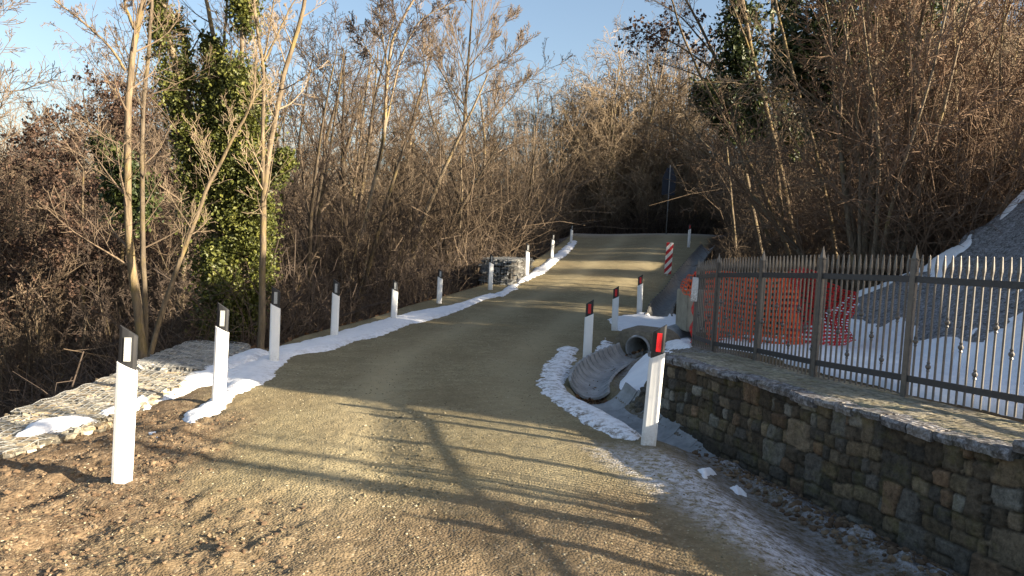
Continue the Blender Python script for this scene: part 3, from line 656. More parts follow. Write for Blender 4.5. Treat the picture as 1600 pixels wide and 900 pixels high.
# ------------------------------------------------------------------ IRON FENCE
FP = [at(1083, 544, 9.5), at(1113, 557, 8.33), at(1181, 570, 7.55), at(1271, 592, 6.58), at(1412, 620, 5.75)]
FP += [np.array(q) for q in ((3.57, 4.93, .615), (3.78, 4.1, .625), (4.05, 3.2, .63), (4.42, 2.35, .63), (4.85, 1.5, .63))]
def fence():
    root = empty('iron_fence', FP[0]); o0 = np.array(FP[0])
    H = [1.17, 1.19, 1.20] + [1.21] * 7; idx = 0; rest = MB()
    for i, p in enumerate(FP):
        q = p - o0; d = (FP[min(i + 1, len(FP) - 1)] - FP[max(i - 1, 0)]); rz = math.atan2(d[1], d[0])
        h = H[i]; mb = MB().box((q[0], q[1], q[2] + (h - .13) / 2 - .02), (.046, .046, h - .13 + .04), rz).bevel(.003)
        po = link('fence_post', mb.mesh('fence_post'), M['iron'], root)
        zt = q[2] + h - .13
        link('finial', MB().box((q[0], q[1], zt + .006), (.052, .052, .012), rz).box((q[0], q[1], zt + .064), (.038, .038, .104), rz, .05).mesh('finial'), M['iron'], po)
    for i in range(len(FP) - 1):
        a, b = FP[i] - o0, FP[i + 1] - o0; Lh = math.hypot(*(b - a)[:2]); rz = math.atan2((b - a)[1], (b - a)[0])
        za, zb = a[2], b[2]
        for fr in (.775, .125):
            link('rail', MB().bar((a[0], a[1], za + 1.2 * fr), (b[0], b[1], zb + 1.2 * fr), .020, .050).bevel(.002).mesh('rail'), M['iron_rail'], root)
        n = 16 if i else 11
        for k in range(1, n):
            t = k / n; p = a + (b - a) * t; z0 = p[2] + .02; zr = p[2] + 1.2 * .775; zt = p[2] + 1.2 * .935
            mb = (MB() if i < 6 else rest).box((p[0], p[1], (z0 + zr) / 2), (.0125, .0125, zr - z0), rz)
            # flattened spear above the rail
            mb.lathe([(.0085, zr), (.008, zr + .045), (.0135, zr + .085), (.013, zr + .11), (.006, zt - .01), (.003, zt)], 4, (p[0], p[1]), rz + .785)
            idx += 1
            if idx % 2 == 0:
                fr = (.66, .47, .27)[(idx // 2) % 3]; zk = z0 + (zr - z0) * fr
                mb.lathe([(.007, zk - .04), (.014, zk - .033), (.010, zk - .02), (.020, zk - .006), (.020, zk + .006), (.010, zk + .02), (.014, zk + .033), (.007, zk + .04)], 8, (p[0], p[1]))
            if i < 6: link('bar', mb.mesh('bar'), M['iron'], root)
    link('bar', rest.mesh('bar'), M['iron'], root)['kind'] = 'stuff'     # the panels beyond the edge of the view
    tag(root, 'spear topped iron fence with collared bars standing on the stone wall', 'fence')
fence()
# small white plate wired to the far fence post
p = at(1087, 452, 9.45)
o = link('notice_plate', MB().box((0, 0, 0), (.085, .008, .31)).bevel(.003).mesh('notice_plate'), M['plastic']); o.location = p + np.array([-.02, -.045, 0]); o.rotation_euler = (0, .04, -.15)
tag(o, 'small upright white plate fixed to the far corner post of the iron fence', 'plate')

# ------------------------------------------------------------------ ORANGE SAFETY NET
def net(name, surf, nu, nv, wu, wv, mat, label, th=.004):
    """surf(u,v)->point; strands along u and v as thin flat strips"""
    V, Fq = [], []
    def strip(P, Q):
        n0 = sum(len(x) for x in V); n = len(P); A = np.empty((2 * n, 3)); A[0::2] = P; A[1::2] = Q; V.append(A)
        i = np.arange(n - 1) * 2 + n0; Fq.append(np.stack([i, i + 1, i + 3, i + 2], 1))
    uu = np.linspace(0, 1, nu * 2 + 1); vv = np.linspace(0, 1, nv * 2 + 1)
    for k in range(nv + 1):
        v = k / nv; strip(surf(uu, np.full_like(uu, max(v - wv / 2, 0))), surf(uu, np.full_like(uu, min(v + wv / 2, 1))))
    for k in range(nu + 1):
        u = k / nu; strip(surf(np.full_like(vv, max(u - wu / 2, 0)), vv), surf(np.full_like(vv, min(u + wu / 2, 1)), vv))
    o = link(name, fmesh(name, np.vstack(V), np.vstack(Fq)), mat); md = o.modifiers.new('thickness', 'SOLIDIFY'); md.thickness = th
    tag(o, label, 'safety net'); return o
def s1(u, v):
    a = at(1102, 545, 9.9); b = at(1250, 552, 9.3); X = a[0] + (b[0] - a[0]) * u; Y = a[1] + (b[1] - a[1]) * u + .03 * np.sin(u * 14) + .12 * np.sin(u * 5 + v * 2)
    zb = .42 - .02 * u; zt = 1.40 + .02 * np.sin(u * 9) + .03 * u
    return np.stack([X + .01 * np.sin(v * 9), Y + .18 * v, zb + (zt - zb) * v], -1)
net('safety_net', s1, 20, 14, .016, .034, M['orange'], 'orange plastic safety net standing on the snow behind the fence')
def s2(u, v):
    a = at(1228, 552, 9.35); b = at(1338, 500, 9.9); X = a[0] + (b[0] - a[0]) * u; Y = a[1] + (b[1] - a[1]) * u + .14 * np.sin(u * 22 + v * 3) * (.4 + v)
    zb = .36 + .22 * u; zt = 1.50 + .05 * np.sin(u * 7) - .32 * u ** 2
    return np.stack([X + .05 * np.sin(v * 7 + u * 9), Y + .25 * np.sin(v * 2.6), zb + (zt - zb) * v], -1)
net('safety_net', s2, 30, 18, .014, .030, M['red_net'], 'crumpled red end of the plastic net lying against the netted slope')
def s3(u, v):
    a = at(1066, 425, 11.6); b = at(1094, 400, 10.4); X = a[0] + (b[0] - a[0]) * u; Y = a[1] + (b[1] - a[1]) * u
    zt = 1.20 + .22 * u; zb = 1.05 - .12 * u
    return np.stack([X, Y + .06 * np.sin(u * 9 + v * 4), zb + (zt - zb) * v + .02 * np.sin(u * 17)], -1)
net('safety_net', s3, 6, 4, .03, .10, M['orange'], 'scrap of orange net sticking out left of the far fence post')
def s4(u, v):
    a = at(1082, 540, 9.75); Z = .45 + .95 * v
    return np.stack([a[0] - .03 + .07 * u + .02 * np.sin(v * 23), a[1] + .1 * u + .02 * np.sin(v * 11), Z], -1)
net('safety_net', s4, 2, 14, .3, .03, M['red_net'], 'narrow rolled end of red net hanging beside the far fence post')

# ------------------------------------------------------------------ DRAIN CHANNELS, PIPE, BLOCK
def path_pts(P, step):
    P = np.array(P); d = np.r_[0, np.cumsum(np.linalg.norm(np.diff(P, axis=0), axis=1))]; n = int(d[-1] / step); s = np.linspace(0, d[-1], n + 1)
    # soften corners
    Q = np.stack([np.interp(s, d, P[:, k]) for k in range(3)], 1)
    for _ in range(3): Q[1:-1] = (Q[:-2] + 2 * Q[1:-1] + Q[2:]) / 4
    return Q
def channel(name, P, step, R, mat, label, flare=.05, arc=(-72, 72)):
    Q = path_pts(P, step); root = empty(name, Q[0]); n = 9
    for a, b in zip(Q[:-1], Q[1:]):
        d = b - a; L = np.linalg.norm(d); d /= L; side = np.cross(d, [0, 0, 1]); side /= np.linalg.norm(side); up = np.cross(side, d)
        prof = []
        for rr, dirn in ((R, 1), (R + .03, -1)):
            an = np.linspace(arc[0], arc[1], n)[::dirn]; prof += [(rr * math.sin(math.radians(t)), R - rr * math.cos(math.radians(t))) for t in an]
        V = []
        for e, k in ((a - d * .015, 1.0 + flare), (b - d * .012, 1.0 - .02)):
            for x, z in prof: V.append(e - Q[0] + side * x * k + up * z * k)
        m = len(prof); Fq = [(i, (i + 1) % m, m + (i + 1) % m, m + i) for i in range(m)]
        for off in (0, m):
            for i in range(n - 1): Fq.append((off + i, off + i + 1, off + 2 * n - 2 - i, off + 2 * n - 1 - i))
        link('channel_segment', fmesh('channel_segment', V, Fq), mat, root)
    tag(root, label, 'drain channel'); return root
channel('drain_channel', DITCH_A, .155, .25, M['concrete'], 'ribbed grey half pipe channel curving down from the dark pipe mouth', .06, (-52, 78))
channel('drain_channel', [(x, y, z + .02) for x, y, z in DITCH_B[1:]], .30, .36, M['concrete'], 'wide grey half pipe channel running behind the tall red reflector post to the wall', .05, (-72, 36))
channel('drain_channel', DITCH_C, .42, .27, M['pipe_dark'], 'dark half pipe channel climbing beside the far right road edge', .14)
# culvert pipe
d = np.array([-.55, -.75, -.06]); d /= np.linalg.norm(d); c0 = np.array([1.88, 10.72, .20]); side = np.cross(d, [0, 0, 1]); side /= np.linalg.norm(side); up = np.cross(side, d)
V = []; Fq = []; n = 28
for R_, t in ((.172, 1.6), (.172, 0), (.186, -.012), (.196, 0), (.196, .25), (.196, 1.6)):
    for i in range(n): a = 2 * math.pi * i / n; V.append(c0 - d * t + side * R_ * math.cos(a) + up * R_ * math.sin(a))
for k in range(5):
    for i in range(n): Fq.append((k * n + i, k * n + (i + 1) % n, (k + 1) * n + (i + 1) % n, (k + 1) * n + i))
o = link('culvert_pipe', fmesh('culvert_pipe', V, Fq, True), M['concrete']); tag(o, 'round grey concrete pipe mouth, dark inside, under the snowy crossing', 'pipe')
# earth/concrete head around the pipe
hd = MB(); m_ = 26; rs = np.random.RandomState(3); A = []; B = []
for i in range(m_):
    a = 2 * math.pi * i / m_; A.append(c0 - d * .03 + side * .203 * math.cos(a) + up * .203 * math.sin(a))
    rr = 0.30 + .06 * rs.rand() + .10 * abs(math.cos(a)); B.append(c0 - d * .10 + side * rr * math.cos(a) + up * min(rr * math.sin(a) * .9, .25))
V = A + B + [p - d * .5 for p in B]; Fq = []
for k in (0, 1):
    for i in range(m_): Fq.append((k * m_ + i, k * m_ + (i + 1) % m_, (k + 1) * m_ + (i + 1) % m_, (k + 1) * m_ + i))
o = link('pipe_headwall', fmesh('pipe_headwall', V, Fq, False), M['mortar']); tag(o, 'rough mortar collar packed around the dark pipe mouth', 'headwall')
# concrete inspection block
p = at(1072, 515, 11.4)
def dirty(m):
    n = m.node_tree; b = n.nodes['Principled BSDF']; old = b.inputs['Base Color'].links[0].from_socket; v = objco(n); z = N(n, 'ShaderNodeSeparateXYZ'); n.links.new(v, z.inputs[0])
    g = math_(n, 'MULTIPLY_ADD', z.outputs[2], -2.6, .62); f = math_(n, 'MULTIPLY', math_(n, 'ADD', g, -.12), ramp(n, noise(n, v, 38, 6, .75), [(.38, (0, 0, 0)), (.62, (1, 1, 1))])); f = math_(n, 'MAXIMUM', f, 0.0)
    sc_ = math_(n, 'MULTIPLY', ramp(n, noise(n, mapping(n, v, (1, 1, .25)), 30, 5, .7), [(.60, (0, 0, 0)), (.72, (1, 1, 1))]), .25)
    c = mix(n, sc_, old, (.45, .42, .36)); c = mix(n, f, c, (.24, .18, .12)); n.links.new(c, b.inputs['Base Color'])
dirty(M['plastic'])
def block():
    root = empty('concrete_block', (p[0] + .24, p[1] + .25, p[2]), .12)
    bm = bmesh.new(); mb = MB(); mb.box((0, 0, .29), (.56, .5, .64), 0, .0 + 1.04).bevel(.015, 2); b = link('body', mb.mesh('block'), M['concrete_warm'], root)
    mbc = MB(); mbc.lathe([(.085, -.2), (.085, .2)], 20); me = mbc.mesh('hole_cutter')
    # the hole: a short ring proud of the face, a flat black disc for its dark inside
    V = []; Fq = []; n = 20
    for R_, y in ((.075, -.20), (.075, -.262), (.092, -.262), (.10, -.248)):
        for i in range(n): a = 2 * math.pi * i / n; V.append((.05 + R_ * math.cos(a), y, .10 + R_ * math.sin(a)))
    for k in range(3):
        for i in range(n): Fq.append((k * n + i, k * n + (i + 1) % n, (k + 1) * n + (i + 1) % n, (k + 1) * n + i))
    link('outlet_ring', fmesh('outlet_ring', V, Fq, True), M['concrete_warm'], root)
    link('outlet_dark_disc', MB().prism([(.05 + .074 * math.cos(2 * math.pi * i / n), -.2535, .10 + .074 * math.sin(2 * math.pi * i / n)) for i in range(n)], np.array([0, .002, 0])).mesh('outlet_dark_disc'), M['black'], root)
    tag(root, 'pale weathered concrete drain block with a round outlet left of the far fence post', 'drain block')
    bpy.data.meshes.remove(me); bm.free()
block()

# ------------------------------------------------------------------ GABIONS
LIME = [(.34, .30, .22), (.24, .215, .165), (.44, .40, .31), (.19, .175, .145), (.36, .28, .18)]
GREY = [(.26, .26, .25), (.20, .20, .19), (.33, .33, .32), (.16, .16, .16)]
def gabion(corners, ztop, depth, label, tones, seed, nstones, group=None):
    """corners: four plan points (near-outer, near-inner, far-inner, far-outer); a basket full of slabby stones under wire"""
    C = np.array(corners, float); c = C.mean(0); root = empty('gabion', (c[0], c[1], ztop - depth)); rs = np.random.RandomState(seed)
    V, Fs, T = [], [], []; cube = np.array([(x, y, z) for z in (-1, 1) for x, y in ((-1, -1), (1, -1), (1, 1), (-1, 1))], float)
    cf = np.array([(3, 2, 1, 0), (4, 5, 6, 7), (0, 1, 5, 4), (1, 2, 6, 5), (2, 3, 7, 6), (3, 0, 4, 7)])
    def bil(u, v): return (C[0] * (1 - u) + C[1] * u) * (1 - v) + (C[3] * (1 - u) + C[2] * u) * v
    n = 0
    for k in range(nstones):
        r = rs.rand(); u, v = rs.rand(), rs.rand()
        if r < .62: z = depth - rs.uniform(0, .05)
        else:
            z = rs.uniform(.03, depth - .03); m = rs.randint(4)
            if m == 0: u = .02
            elif m == 1: u = .98
            elif m == 2: v = .015
            else: v = .985
        p = bil(u * .95 + .025, v * .97 + .015) - c; sz = np.array([rs.uniform(.03, .11), rs.uniform(.012, .036), rs.uniform(.008, .022)])
        if r >= .62: sz *= (1.5, 1.5, 1.9)
        vv = cube * sz * (1 + rs.uniform(-.25, .25, (8, 3))); a = rs.normal(0, .7) if r < .62 else rs.uniform(-.1, .1) + (math.pi / 2 if rs.rand() < .5 else 0); t = rs.normal(0, .16)
        vv = vv @ np.array([[1, 0, 0], [0, math.cos(t), math.sin(t)], [0, -math.sin(t), math.cos(t)]]).T
        vv = vv @ np.array([[math.cos(a), math.sin(a), 0], [-math.sin(a), math.cos(a), 0], [0, 0, 1]])
        V.append(vv + [p[0], p[1], z]); Fs.append(cf + 8 * n); n += 1; q = tones[rs.randint(len(tones))]; w_ = rs.uniform(.7, 1.25); T.append(np.tile((q[0] * w_, q[1] * w_, q[2] * w_, 1), (8, 1)))
    # core so nothing shows through
    core = np.array([[*(bil(u, v) - c), z] for z in (0, depth - .035) for u, v in ((.03, .03), (.97, .03), (.97, .97), (.03, .97))]); V.append(core); Fs.append(cf + 8 * n); T.append(np.tile((.07, .06, .05, 1), (8, 1)))
    link('stones', fmesh('stones', np.vstack(V), np.vstack(Fs), False, dict(tone=np.vstack(T))), M['gabstone'], root)
    mb = MB(); ww = .0042
    nu = int(np.linalg.norm(C[1] - C[0]) / .10) + 1; nv_ = int(np.linalg.norm(C[3] - C[0]) / .08) + 1; zw = depth + .022
    def P3(u, v, z): q = bil(u, v) - c; return (q[0], q[1], z + .010 * math.sin(u * 11 + v * 37))
    for i in range(nu + 1):
        for j in range(nv_): mb.bar(P3(i / nu, j / nv_, zw), P3(i / nu, (j + 1) / nv_, zw), ww)
    for j in range(nv_ + 1):
        for i in range(nu): mb.bar(P3(i / nu, j / nv_, zw), P3((i + 1) / nu, j / nv_, zw), ww)
        mb.bar(P3(0, j / nv_, zw), P3(0, j / nv_, 0), ww); mb.bar(P3(1, j / nv_, zw), P3(1, j / nv_, 0), ww)
    for i in range(nu + 1): mb.bar(P3(i / nu, 0, zw), P3(i / nu, 0, 0), ww)
    for z in np.arange(.1, depth, .1):
        mb.bar(P3(0, 0, z), P3(1, 0, z), ww); mb.bar(P3(1, 0, z), P3(1, 1, z), ww); mb.bar(P3(0, 0, z), P3(0, 1, z), ww)
    link('wire_mesh', mb.mesh('wire_mesh'), M['wire'], root); tag(root, label, 'gabion', group)
def G(px, py): return gp(px, py)[:2]
g_in = [(-3.55, 4.6), (-3.75, 6.6), (-4.0, 8.6), (-4.15, 10.4)]
zt = .05
GI = ([4.6, 6.3, 8.5, 10.6], [-3.72, -3.52, -3.55, -3.78])
def gseg(ya, yb, label, tones, seed, z, n):
    gabion([(np.interp(ya, GY_, GX_), ya), (np.interp(ya, *GI), ya), (np.interp(yb, *GI), yb), (np.interp(yb, GY_, GX_), yb)], z, .95, label, tones, seed, n)
gseg(4.6, 6.3, 'wire basket of pale stones nearest the camera at the left edge', LIME, 1, -.09, 3000)
gseg(6.34, 8.5, 'sunlit wire basket of pale stones behind the second post', LIME, 2, -.07, 3600)
gseg(8.54, 10.6, 'shaded grey wire basket in front of the ivy covered tree', [(.33, .32, .29), (.26, .26, .25), (.40, .38, .33)], 3, -.02, 3400)  # greyer stone tones carry the shade lying on this basket
a = at(752, 448, 21.6); b = at(812, 405, 25.0)
gabion([(a[0], 21.6), (a[0] + .85, 21.3), (b[0] + .45, 25.4), (b[0] - .5, 25.6)], at(780, 404, 23)[2], 1.25, 'dark stacked stone basket behind the white post at the far left edge', GREY, 4, 1500)

# ------------------------------------------------------------------ TREES
def tubes(lines, sides):
    """lines: list of (pts (n,3), radii (n)); returns verts, quads"""
    groups = {}
    for P, r in lines: groups.setdefault(len(P), []).append((P, r))
    VV, FF, base = [], [], 0; ref = np.array([.72, .69, .06])
    an = np.arange(sides) * 2 * math.pi / sides; ca, sa = np.cos(an), np.sin(an)
    for n, L in groups.items():
        P = np.array([l[0] for l in L]); r = np.array([l[1] for l in L]); T = np.gradient(P, axis=1); T /= np.linalg.norm(T, axis=2, keepdims=True) + 1e-9
        U = np.cross(T, ref); U /= np.linalg.norm(U, axis=2, keepdims=True) + 1e-9; W = np.cross(T, U)
        ring = P[:, :, None, :] + r[:, :, None, None] * (U[:, :, None, :] * ca[None, None, :, None] + W[:, :, None, :] * sa[None, None, :, None])
        K = len(L); VV.append(ring.reshape(-1, 3))
        i = (np.arange(K)[:, None, None] * n + np.arange(n - 1)[None, :, None]) * sides; s = np.arange(sides)[None, None, :]; s2 = (s + 1) % sides
        FF.append(np.stack([i + s, i + s2, i + sides + s2, i + sides + s], -1).reshape(-1, 4) + base); base += K * n * sides
    return (np.vstack(VV), np.vstack(FF)) if VV else (np.zeros((0, 3)), np.zeros((0, 4), int))
def rv(): return np.array([random.gauss(0, 1), random.gauss(0, 1), random.gauss(0, 1)])
def unit(v): return v / (math.sqrt(float(v @ v)) + 1e-9)
def branch(P, r, lvl, spec, out):
    """adds children along polyline P"""
    if lvl >= len(spec['n']): return
    n = len(P); L = float(np.linalg.norm(np.diff(P, axis=0), axis=1).sum()); cnt = spec['n'][lvl]; cnt = int(cnt * random.uniform(.8, 1.2)) if cnt > 3 else cnt
    for k in range(cnt):
        t = spec['start'][lvl] + (1 - spec['start'][lvl]) * ((k + random.random()) / cnt); f = t * (n - 1); i = min(int(f), n - 2); fr = f - i
        p = P[i] * (1 - fr) + P[i + 1] * fr; d = unit(P[i + 1] - P[i]); rad = r[i] * (1 - fr) + r[i + 1] * fr
        a = math.radians(random.gauss(spec['ang'][lvl], 11)); side = unit(np.cross(d, rv())); nd = unit(d * math.cos(a) + side * math.sin(a))
        ln = spec['len'][lvl] * L * random.uniform(.6, 1.15) * (1.15 - .65 * t)
        limb(p, nd, ln, min(rad * spec['rr'][lvl], rad * .8), lvl + 1, spec, out)
def limb(p, d, L, r, lvl, spec, out):
    m = spec['pts'][lvl]; pts = [np.array(p, float)]; w_ = spec['wob'][lvl]; up = spec['up'][lvl]
    for i in range(m - 1): d = unit(d + rv() * w_ + np.array([0, 0, up])); pts.append(pts[-1] + d * L / (m - 1))
    P = np.array(pts); R = r * (1 - np.linspace(0, 1, m) * spec['taper'][min(lvl, len(spec['taper']) - 1)]); R = np.maximum(R, spec['minr'])
    out.setdefault(lvl, []).append((P, R)); branch(P, R, lvl, spec, out)
SPEC = dict(
    slim=dict(n=[13, 8, 5], start=[.28, .15, .1], ang=[38, 38, 40], len=[.30, .42, .5], rr=[.42, .5, .6], pts=[9, 6, 4, 3], wob=[.06, .12, .2, .25], up=[.05, .10, .06, .03], taper=[.85, .75, .6, .5], minr=.006),
    broad=dict(n=[12, 9, 7, 3], start=[.25, .2, .15, .1], ang=[48, 42, 40, 40], len=[.52, .5, .5, .5], rr=[.5, .5, .5, .6], pts=[9, 7, 5, 4, 3], wob=[.07, .13, .18, .22, .25], up=[.06, .06, .05, .03, 0], taper=[.85, .8, .7, .6, .4], minr=.006),
    fan=dict(n=[16, 14, 8], start=[.2, .15, .1], ang=[40, 30, 28], len=[.62, .42, .5], rr=[.42, .42, .55], pts=[10, 8, 5, 3], wob=[.02, .06, .1, .15], up=[.05, .12, .12, .05], taper=[.9, .8, .6, .5], minr=.010),
    arch=dict(n=[14, 9, 6], start=[.2, .1, .1], ang=[52, 48, 45], len=[.5, .5, .5], rr=[.45, .5, .6], pts=[9, 7, 5, 3], wob=[.12, .18, .22, .25], up=[.02, -.02, -.05, -.05], taper=[.85, .8, .6, .5], minr=.006),
)
def tree_meshes(kind, H, r0, lean=(0, 0), stems=1, split=1):
    out = {}; sp = SPEC[kind]
    for s in range(stems):
        a = random.uniform(0, 6.28); sprd = 0 if stems == 1 else random.uniform(.1, .45)
        d = unit(np.array([lean[0] + sprd * math.cos(a), lean[1] + sprd * math.sin(a), 1.0])); p = np.array([.12 * math.cos(a), .12 * math.sin(a), -.3]) * (stems > 1) + np.array([0, 0, -.3]) * (stems == 1)
        limb(p, d, H * random.uniform(.75, 1) if stems > 1 else H, r0 * (random.uniform(.5, 1) if stems > 1 else 1), 0, sp, out)
    T = tubes(sum([out.get(l, []) for l in range(split)], []), 8); B = tubes(out.get(split, []), 5); C = tubes(sum([out[l] for l in out if l > split], []), 3)
    crownV = np.vstack([B[0], C[0]]); crownF = np.vstack([B[1], C[1] + len(B[0])])
    return fmesh('trunk', T[0], T[1], True), fmesh('crown', crownV, crownF, False), out
def leaf_quads(P, size, rs, tone, tilt=None):
    n = len(P); a = rs.normal(size=(n, 3)); a /= np.linalg.norm(a, axis=1, keepdims=True); b = np.cross(a, rs.normal(size=(n, 3))); b /= np.linalg.norm(b, axis=1, keepdims=True)
    s = size * rs.uniform(.45, 1.5, (n, 1)); c = np.cross(a, b) * s * .25
    V = np.stack([P - a * s, P + b * s * .7 + c, P + a * s, P - b * s * .7 + c], 1).reshape(-1, 3); Fq = np.arange(4 * n).reshape(n, 4)
    return V, Fq, np.repeat(np.stack([tone, tone, tone, np.ones(n)], 1), 4, axis=0)
PROTO = {}
def add_mats(me, m): me.materials.clear(); me.materials.append(m)
for i in range(4): PROTO['slim', i] = tree_meshes('slim', 10, .10, (random.uniform(-.1, .1), random.uniform(-.1, .1)))[:2]
for i in range(3): PROTO['broad', i] = tree_meshes('broad', 10, .15, (random.uniform(-.1, .1), 0))[:2]
for i in range(4): PROTO['bush', i] = tree_meshes('slim', 6.0, .055, stems=9)[:2]
for i in range(3): PROTO['arch', i] = tree_meshes('arch', 7, .11, (random.uniform(-.2, .2), random.uniform(-.2, .2)), stems=3)[:2]
_lf = []
for i in range(3):
    t, c, out = tree_meshes('broad', 10, .13); rs = np.random.RandomState(60 + i); tips = np.vstack([l[0] for k in out if k >= 3 for l in out[k]])
    cl = tips[rs.rand(len(tips)) < .12]; P = np.repeat(cl, 7, axis=0) + rs.normal(0, .09, (len(cl) * 7, 3))
    V, Fq, A = leaf_quads(P, .055, rs, rs.rand(len(P))); PROTO['leafy', i] = (t, c, fmesh('leaves', V, Fq, False, dict(tone=A)))
NPR = dict(slim=4, broad=3, bush=4, arch=3, leafy=3); HPR = dict(slim=9.6, broad=10.5, bush=6.2, arch=6.5, leafy=10.5)
_mc = {}
def mated(me, mat):
    k = (me.name, mat.name)
    if k not in _mc: m2 = me.copy(); m2.materials.clear(); m2.materials.append(mat); _mc[k] = m2
    return _mc[k]
def put_tree(kind, x, y, H, name, label, cat, group, tm, cm, lean=0, sxy=None):
    i = random.randrange(NPR[kind]); ms = PROTO[kind, i]; s = H / HPR[kind]; root = empty(name, (x, y, hz(x, y) - .05), random.uniform(0, 6.28))
    w_ = s if sxy is None else sxy; root.scale = (w_, w_, s); 
    o = bpy.data.objects.new('trunk', mated(ms[0], M[tm])); COL.objects.link(o); o.parent = root
    o = bpy.data.objects.new('crown', mated(ms[1], M[cm])); COL.objects.link(o); o.parent = root
    if len(ms) > 2: o = bpy.data.objects.new('dead_leaves', mated(ms[2], M['deadleaf'])); COL.objects.link(o); o.parent = root
    root.rotation_euler.x = random.gauss(0, .05); root.rotation_euler.y = random.gauss(lean, .06)
    tag(root, label, cat, group); return root
def zone(n, px, Yr, top, kinds, name, label, cat, group, tms, cms, minH=2.0, maxH=14, lean=0, ok=None):
    k = 0; tries = 0
    while k < n and tries < n * 30:
        tries += 1; u = random.random(); pxx = px[0] + (px[1] - px[0]) * (k + random.random()) / n; Y = math.exp(random.uniform(math.log(Yr[0]), math.log(Yr[1])))
        ty = np.interp(pxx, [t[0] for t in top], [t[1] for t in top]) + random.gauss(0, top[0][2])
        tp = at(pxx, ty, Y); x = tp[0]; 
        if ok and not ok(x, Y): continue
        g = hz(x, Y); H = tp[2] - g
        if H < minH: continue
        H = min(H, maxH); kd = random.choice(kinds); put_tree(kd, x, Y, H, name, label, cat, group, random.choice(tms), random.choice(cms), lean); k += 1
offroadL = lambda x, y: x < XL(np.array([y]))[0] - 2.4
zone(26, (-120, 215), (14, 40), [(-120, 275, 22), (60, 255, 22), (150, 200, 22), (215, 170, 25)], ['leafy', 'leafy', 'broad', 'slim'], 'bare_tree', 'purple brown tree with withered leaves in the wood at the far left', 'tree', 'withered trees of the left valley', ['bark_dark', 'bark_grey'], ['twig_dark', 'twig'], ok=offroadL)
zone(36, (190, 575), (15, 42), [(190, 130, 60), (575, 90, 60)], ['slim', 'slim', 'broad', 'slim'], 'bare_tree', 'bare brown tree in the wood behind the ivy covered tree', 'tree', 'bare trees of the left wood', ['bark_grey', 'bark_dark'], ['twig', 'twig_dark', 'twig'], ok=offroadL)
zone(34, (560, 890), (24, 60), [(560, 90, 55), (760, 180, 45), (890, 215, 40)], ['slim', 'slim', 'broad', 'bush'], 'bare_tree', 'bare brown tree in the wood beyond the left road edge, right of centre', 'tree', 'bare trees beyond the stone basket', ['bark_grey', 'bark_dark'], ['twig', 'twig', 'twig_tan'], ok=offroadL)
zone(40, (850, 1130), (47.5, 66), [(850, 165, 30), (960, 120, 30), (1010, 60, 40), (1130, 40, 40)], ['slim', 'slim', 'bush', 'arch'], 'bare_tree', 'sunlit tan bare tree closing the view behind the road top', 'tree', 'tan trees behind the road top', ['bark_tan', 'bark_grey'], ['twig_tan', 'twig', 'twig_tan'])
onbank = lambda x, y: x > np.interp(y, TOE_Y, TOE_X) + .9 and y > net_edge(x) + .6 and not bool(sun_gap(x, y))
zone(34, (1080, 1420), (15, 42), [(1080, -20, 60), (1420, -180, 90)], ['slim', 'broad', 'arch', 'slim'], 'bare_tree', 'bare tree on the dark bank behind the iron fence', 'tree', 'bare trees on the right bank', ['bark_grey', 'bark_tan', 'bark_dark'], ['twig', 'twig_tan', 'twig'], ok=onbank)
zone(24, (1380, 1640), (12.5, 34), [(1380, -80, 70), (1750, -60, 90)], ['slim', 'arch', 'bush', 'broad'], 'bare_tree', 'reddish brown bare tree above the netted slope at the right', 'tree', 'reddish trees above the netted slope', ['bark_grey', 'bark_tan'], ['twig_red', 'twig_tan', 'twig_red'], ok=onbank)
# shrubs
zone(40, (-60, 900), (14, 34), [(-60, 400, 40), (500, 330, 50), (900, 290, 40)], ['bush', 'bush', 'arch'], 'bare_shrub', 'many stemmed bare shrub at the foot of the left wood', 'shrub', 'shrubs of the left wood', ['bark_dark', 'bark_grey'], ['twig_dark', 'twig', 'twig_dark'], minH=1.2, maxH=5, ok=offroadL)
zone(26, (880, 1130), (47, 55), [(880, 270, 25), (1130, 235, 30)], ['bush', 'arch'], 'bare_shrub', 'bare shrub right behind the top of the road', 'shrub', 'shrubs behind the road top', ['bark_grey', 'bark_tan'], ['twig', 'twig_tan', 'twig_dark'], minH=1.2, maxH=6)
zone(22, (1085, 1640), (13, 30), [(1085, 250, 50), (1640, 120, 50)], ['arch', 'bush', 'arch'], 'bare_shrub', 'tangled bare shrub on the right bank over the fence', 'shrub', 'shrubs of the right bank', ['bark_grey', 'bark_tan'], ['twig', 'twig_red', 'twig_tan'], minH=1.0, maxH=5, ok=onbank)

zone(22, (1120, 1700), (33, 50), [(1120, 60, 40), (1700, 0, 60)], ['slim', 'arch', 'bush', 'broad'], 'bare_tree', 'bare tree in the wood right of the far end of the road', 'tree', 'trees right of the road top', ['bark_grey', 'bark_dark'], ['twig', 'twig_dark', 'twig'], ok=onbank)
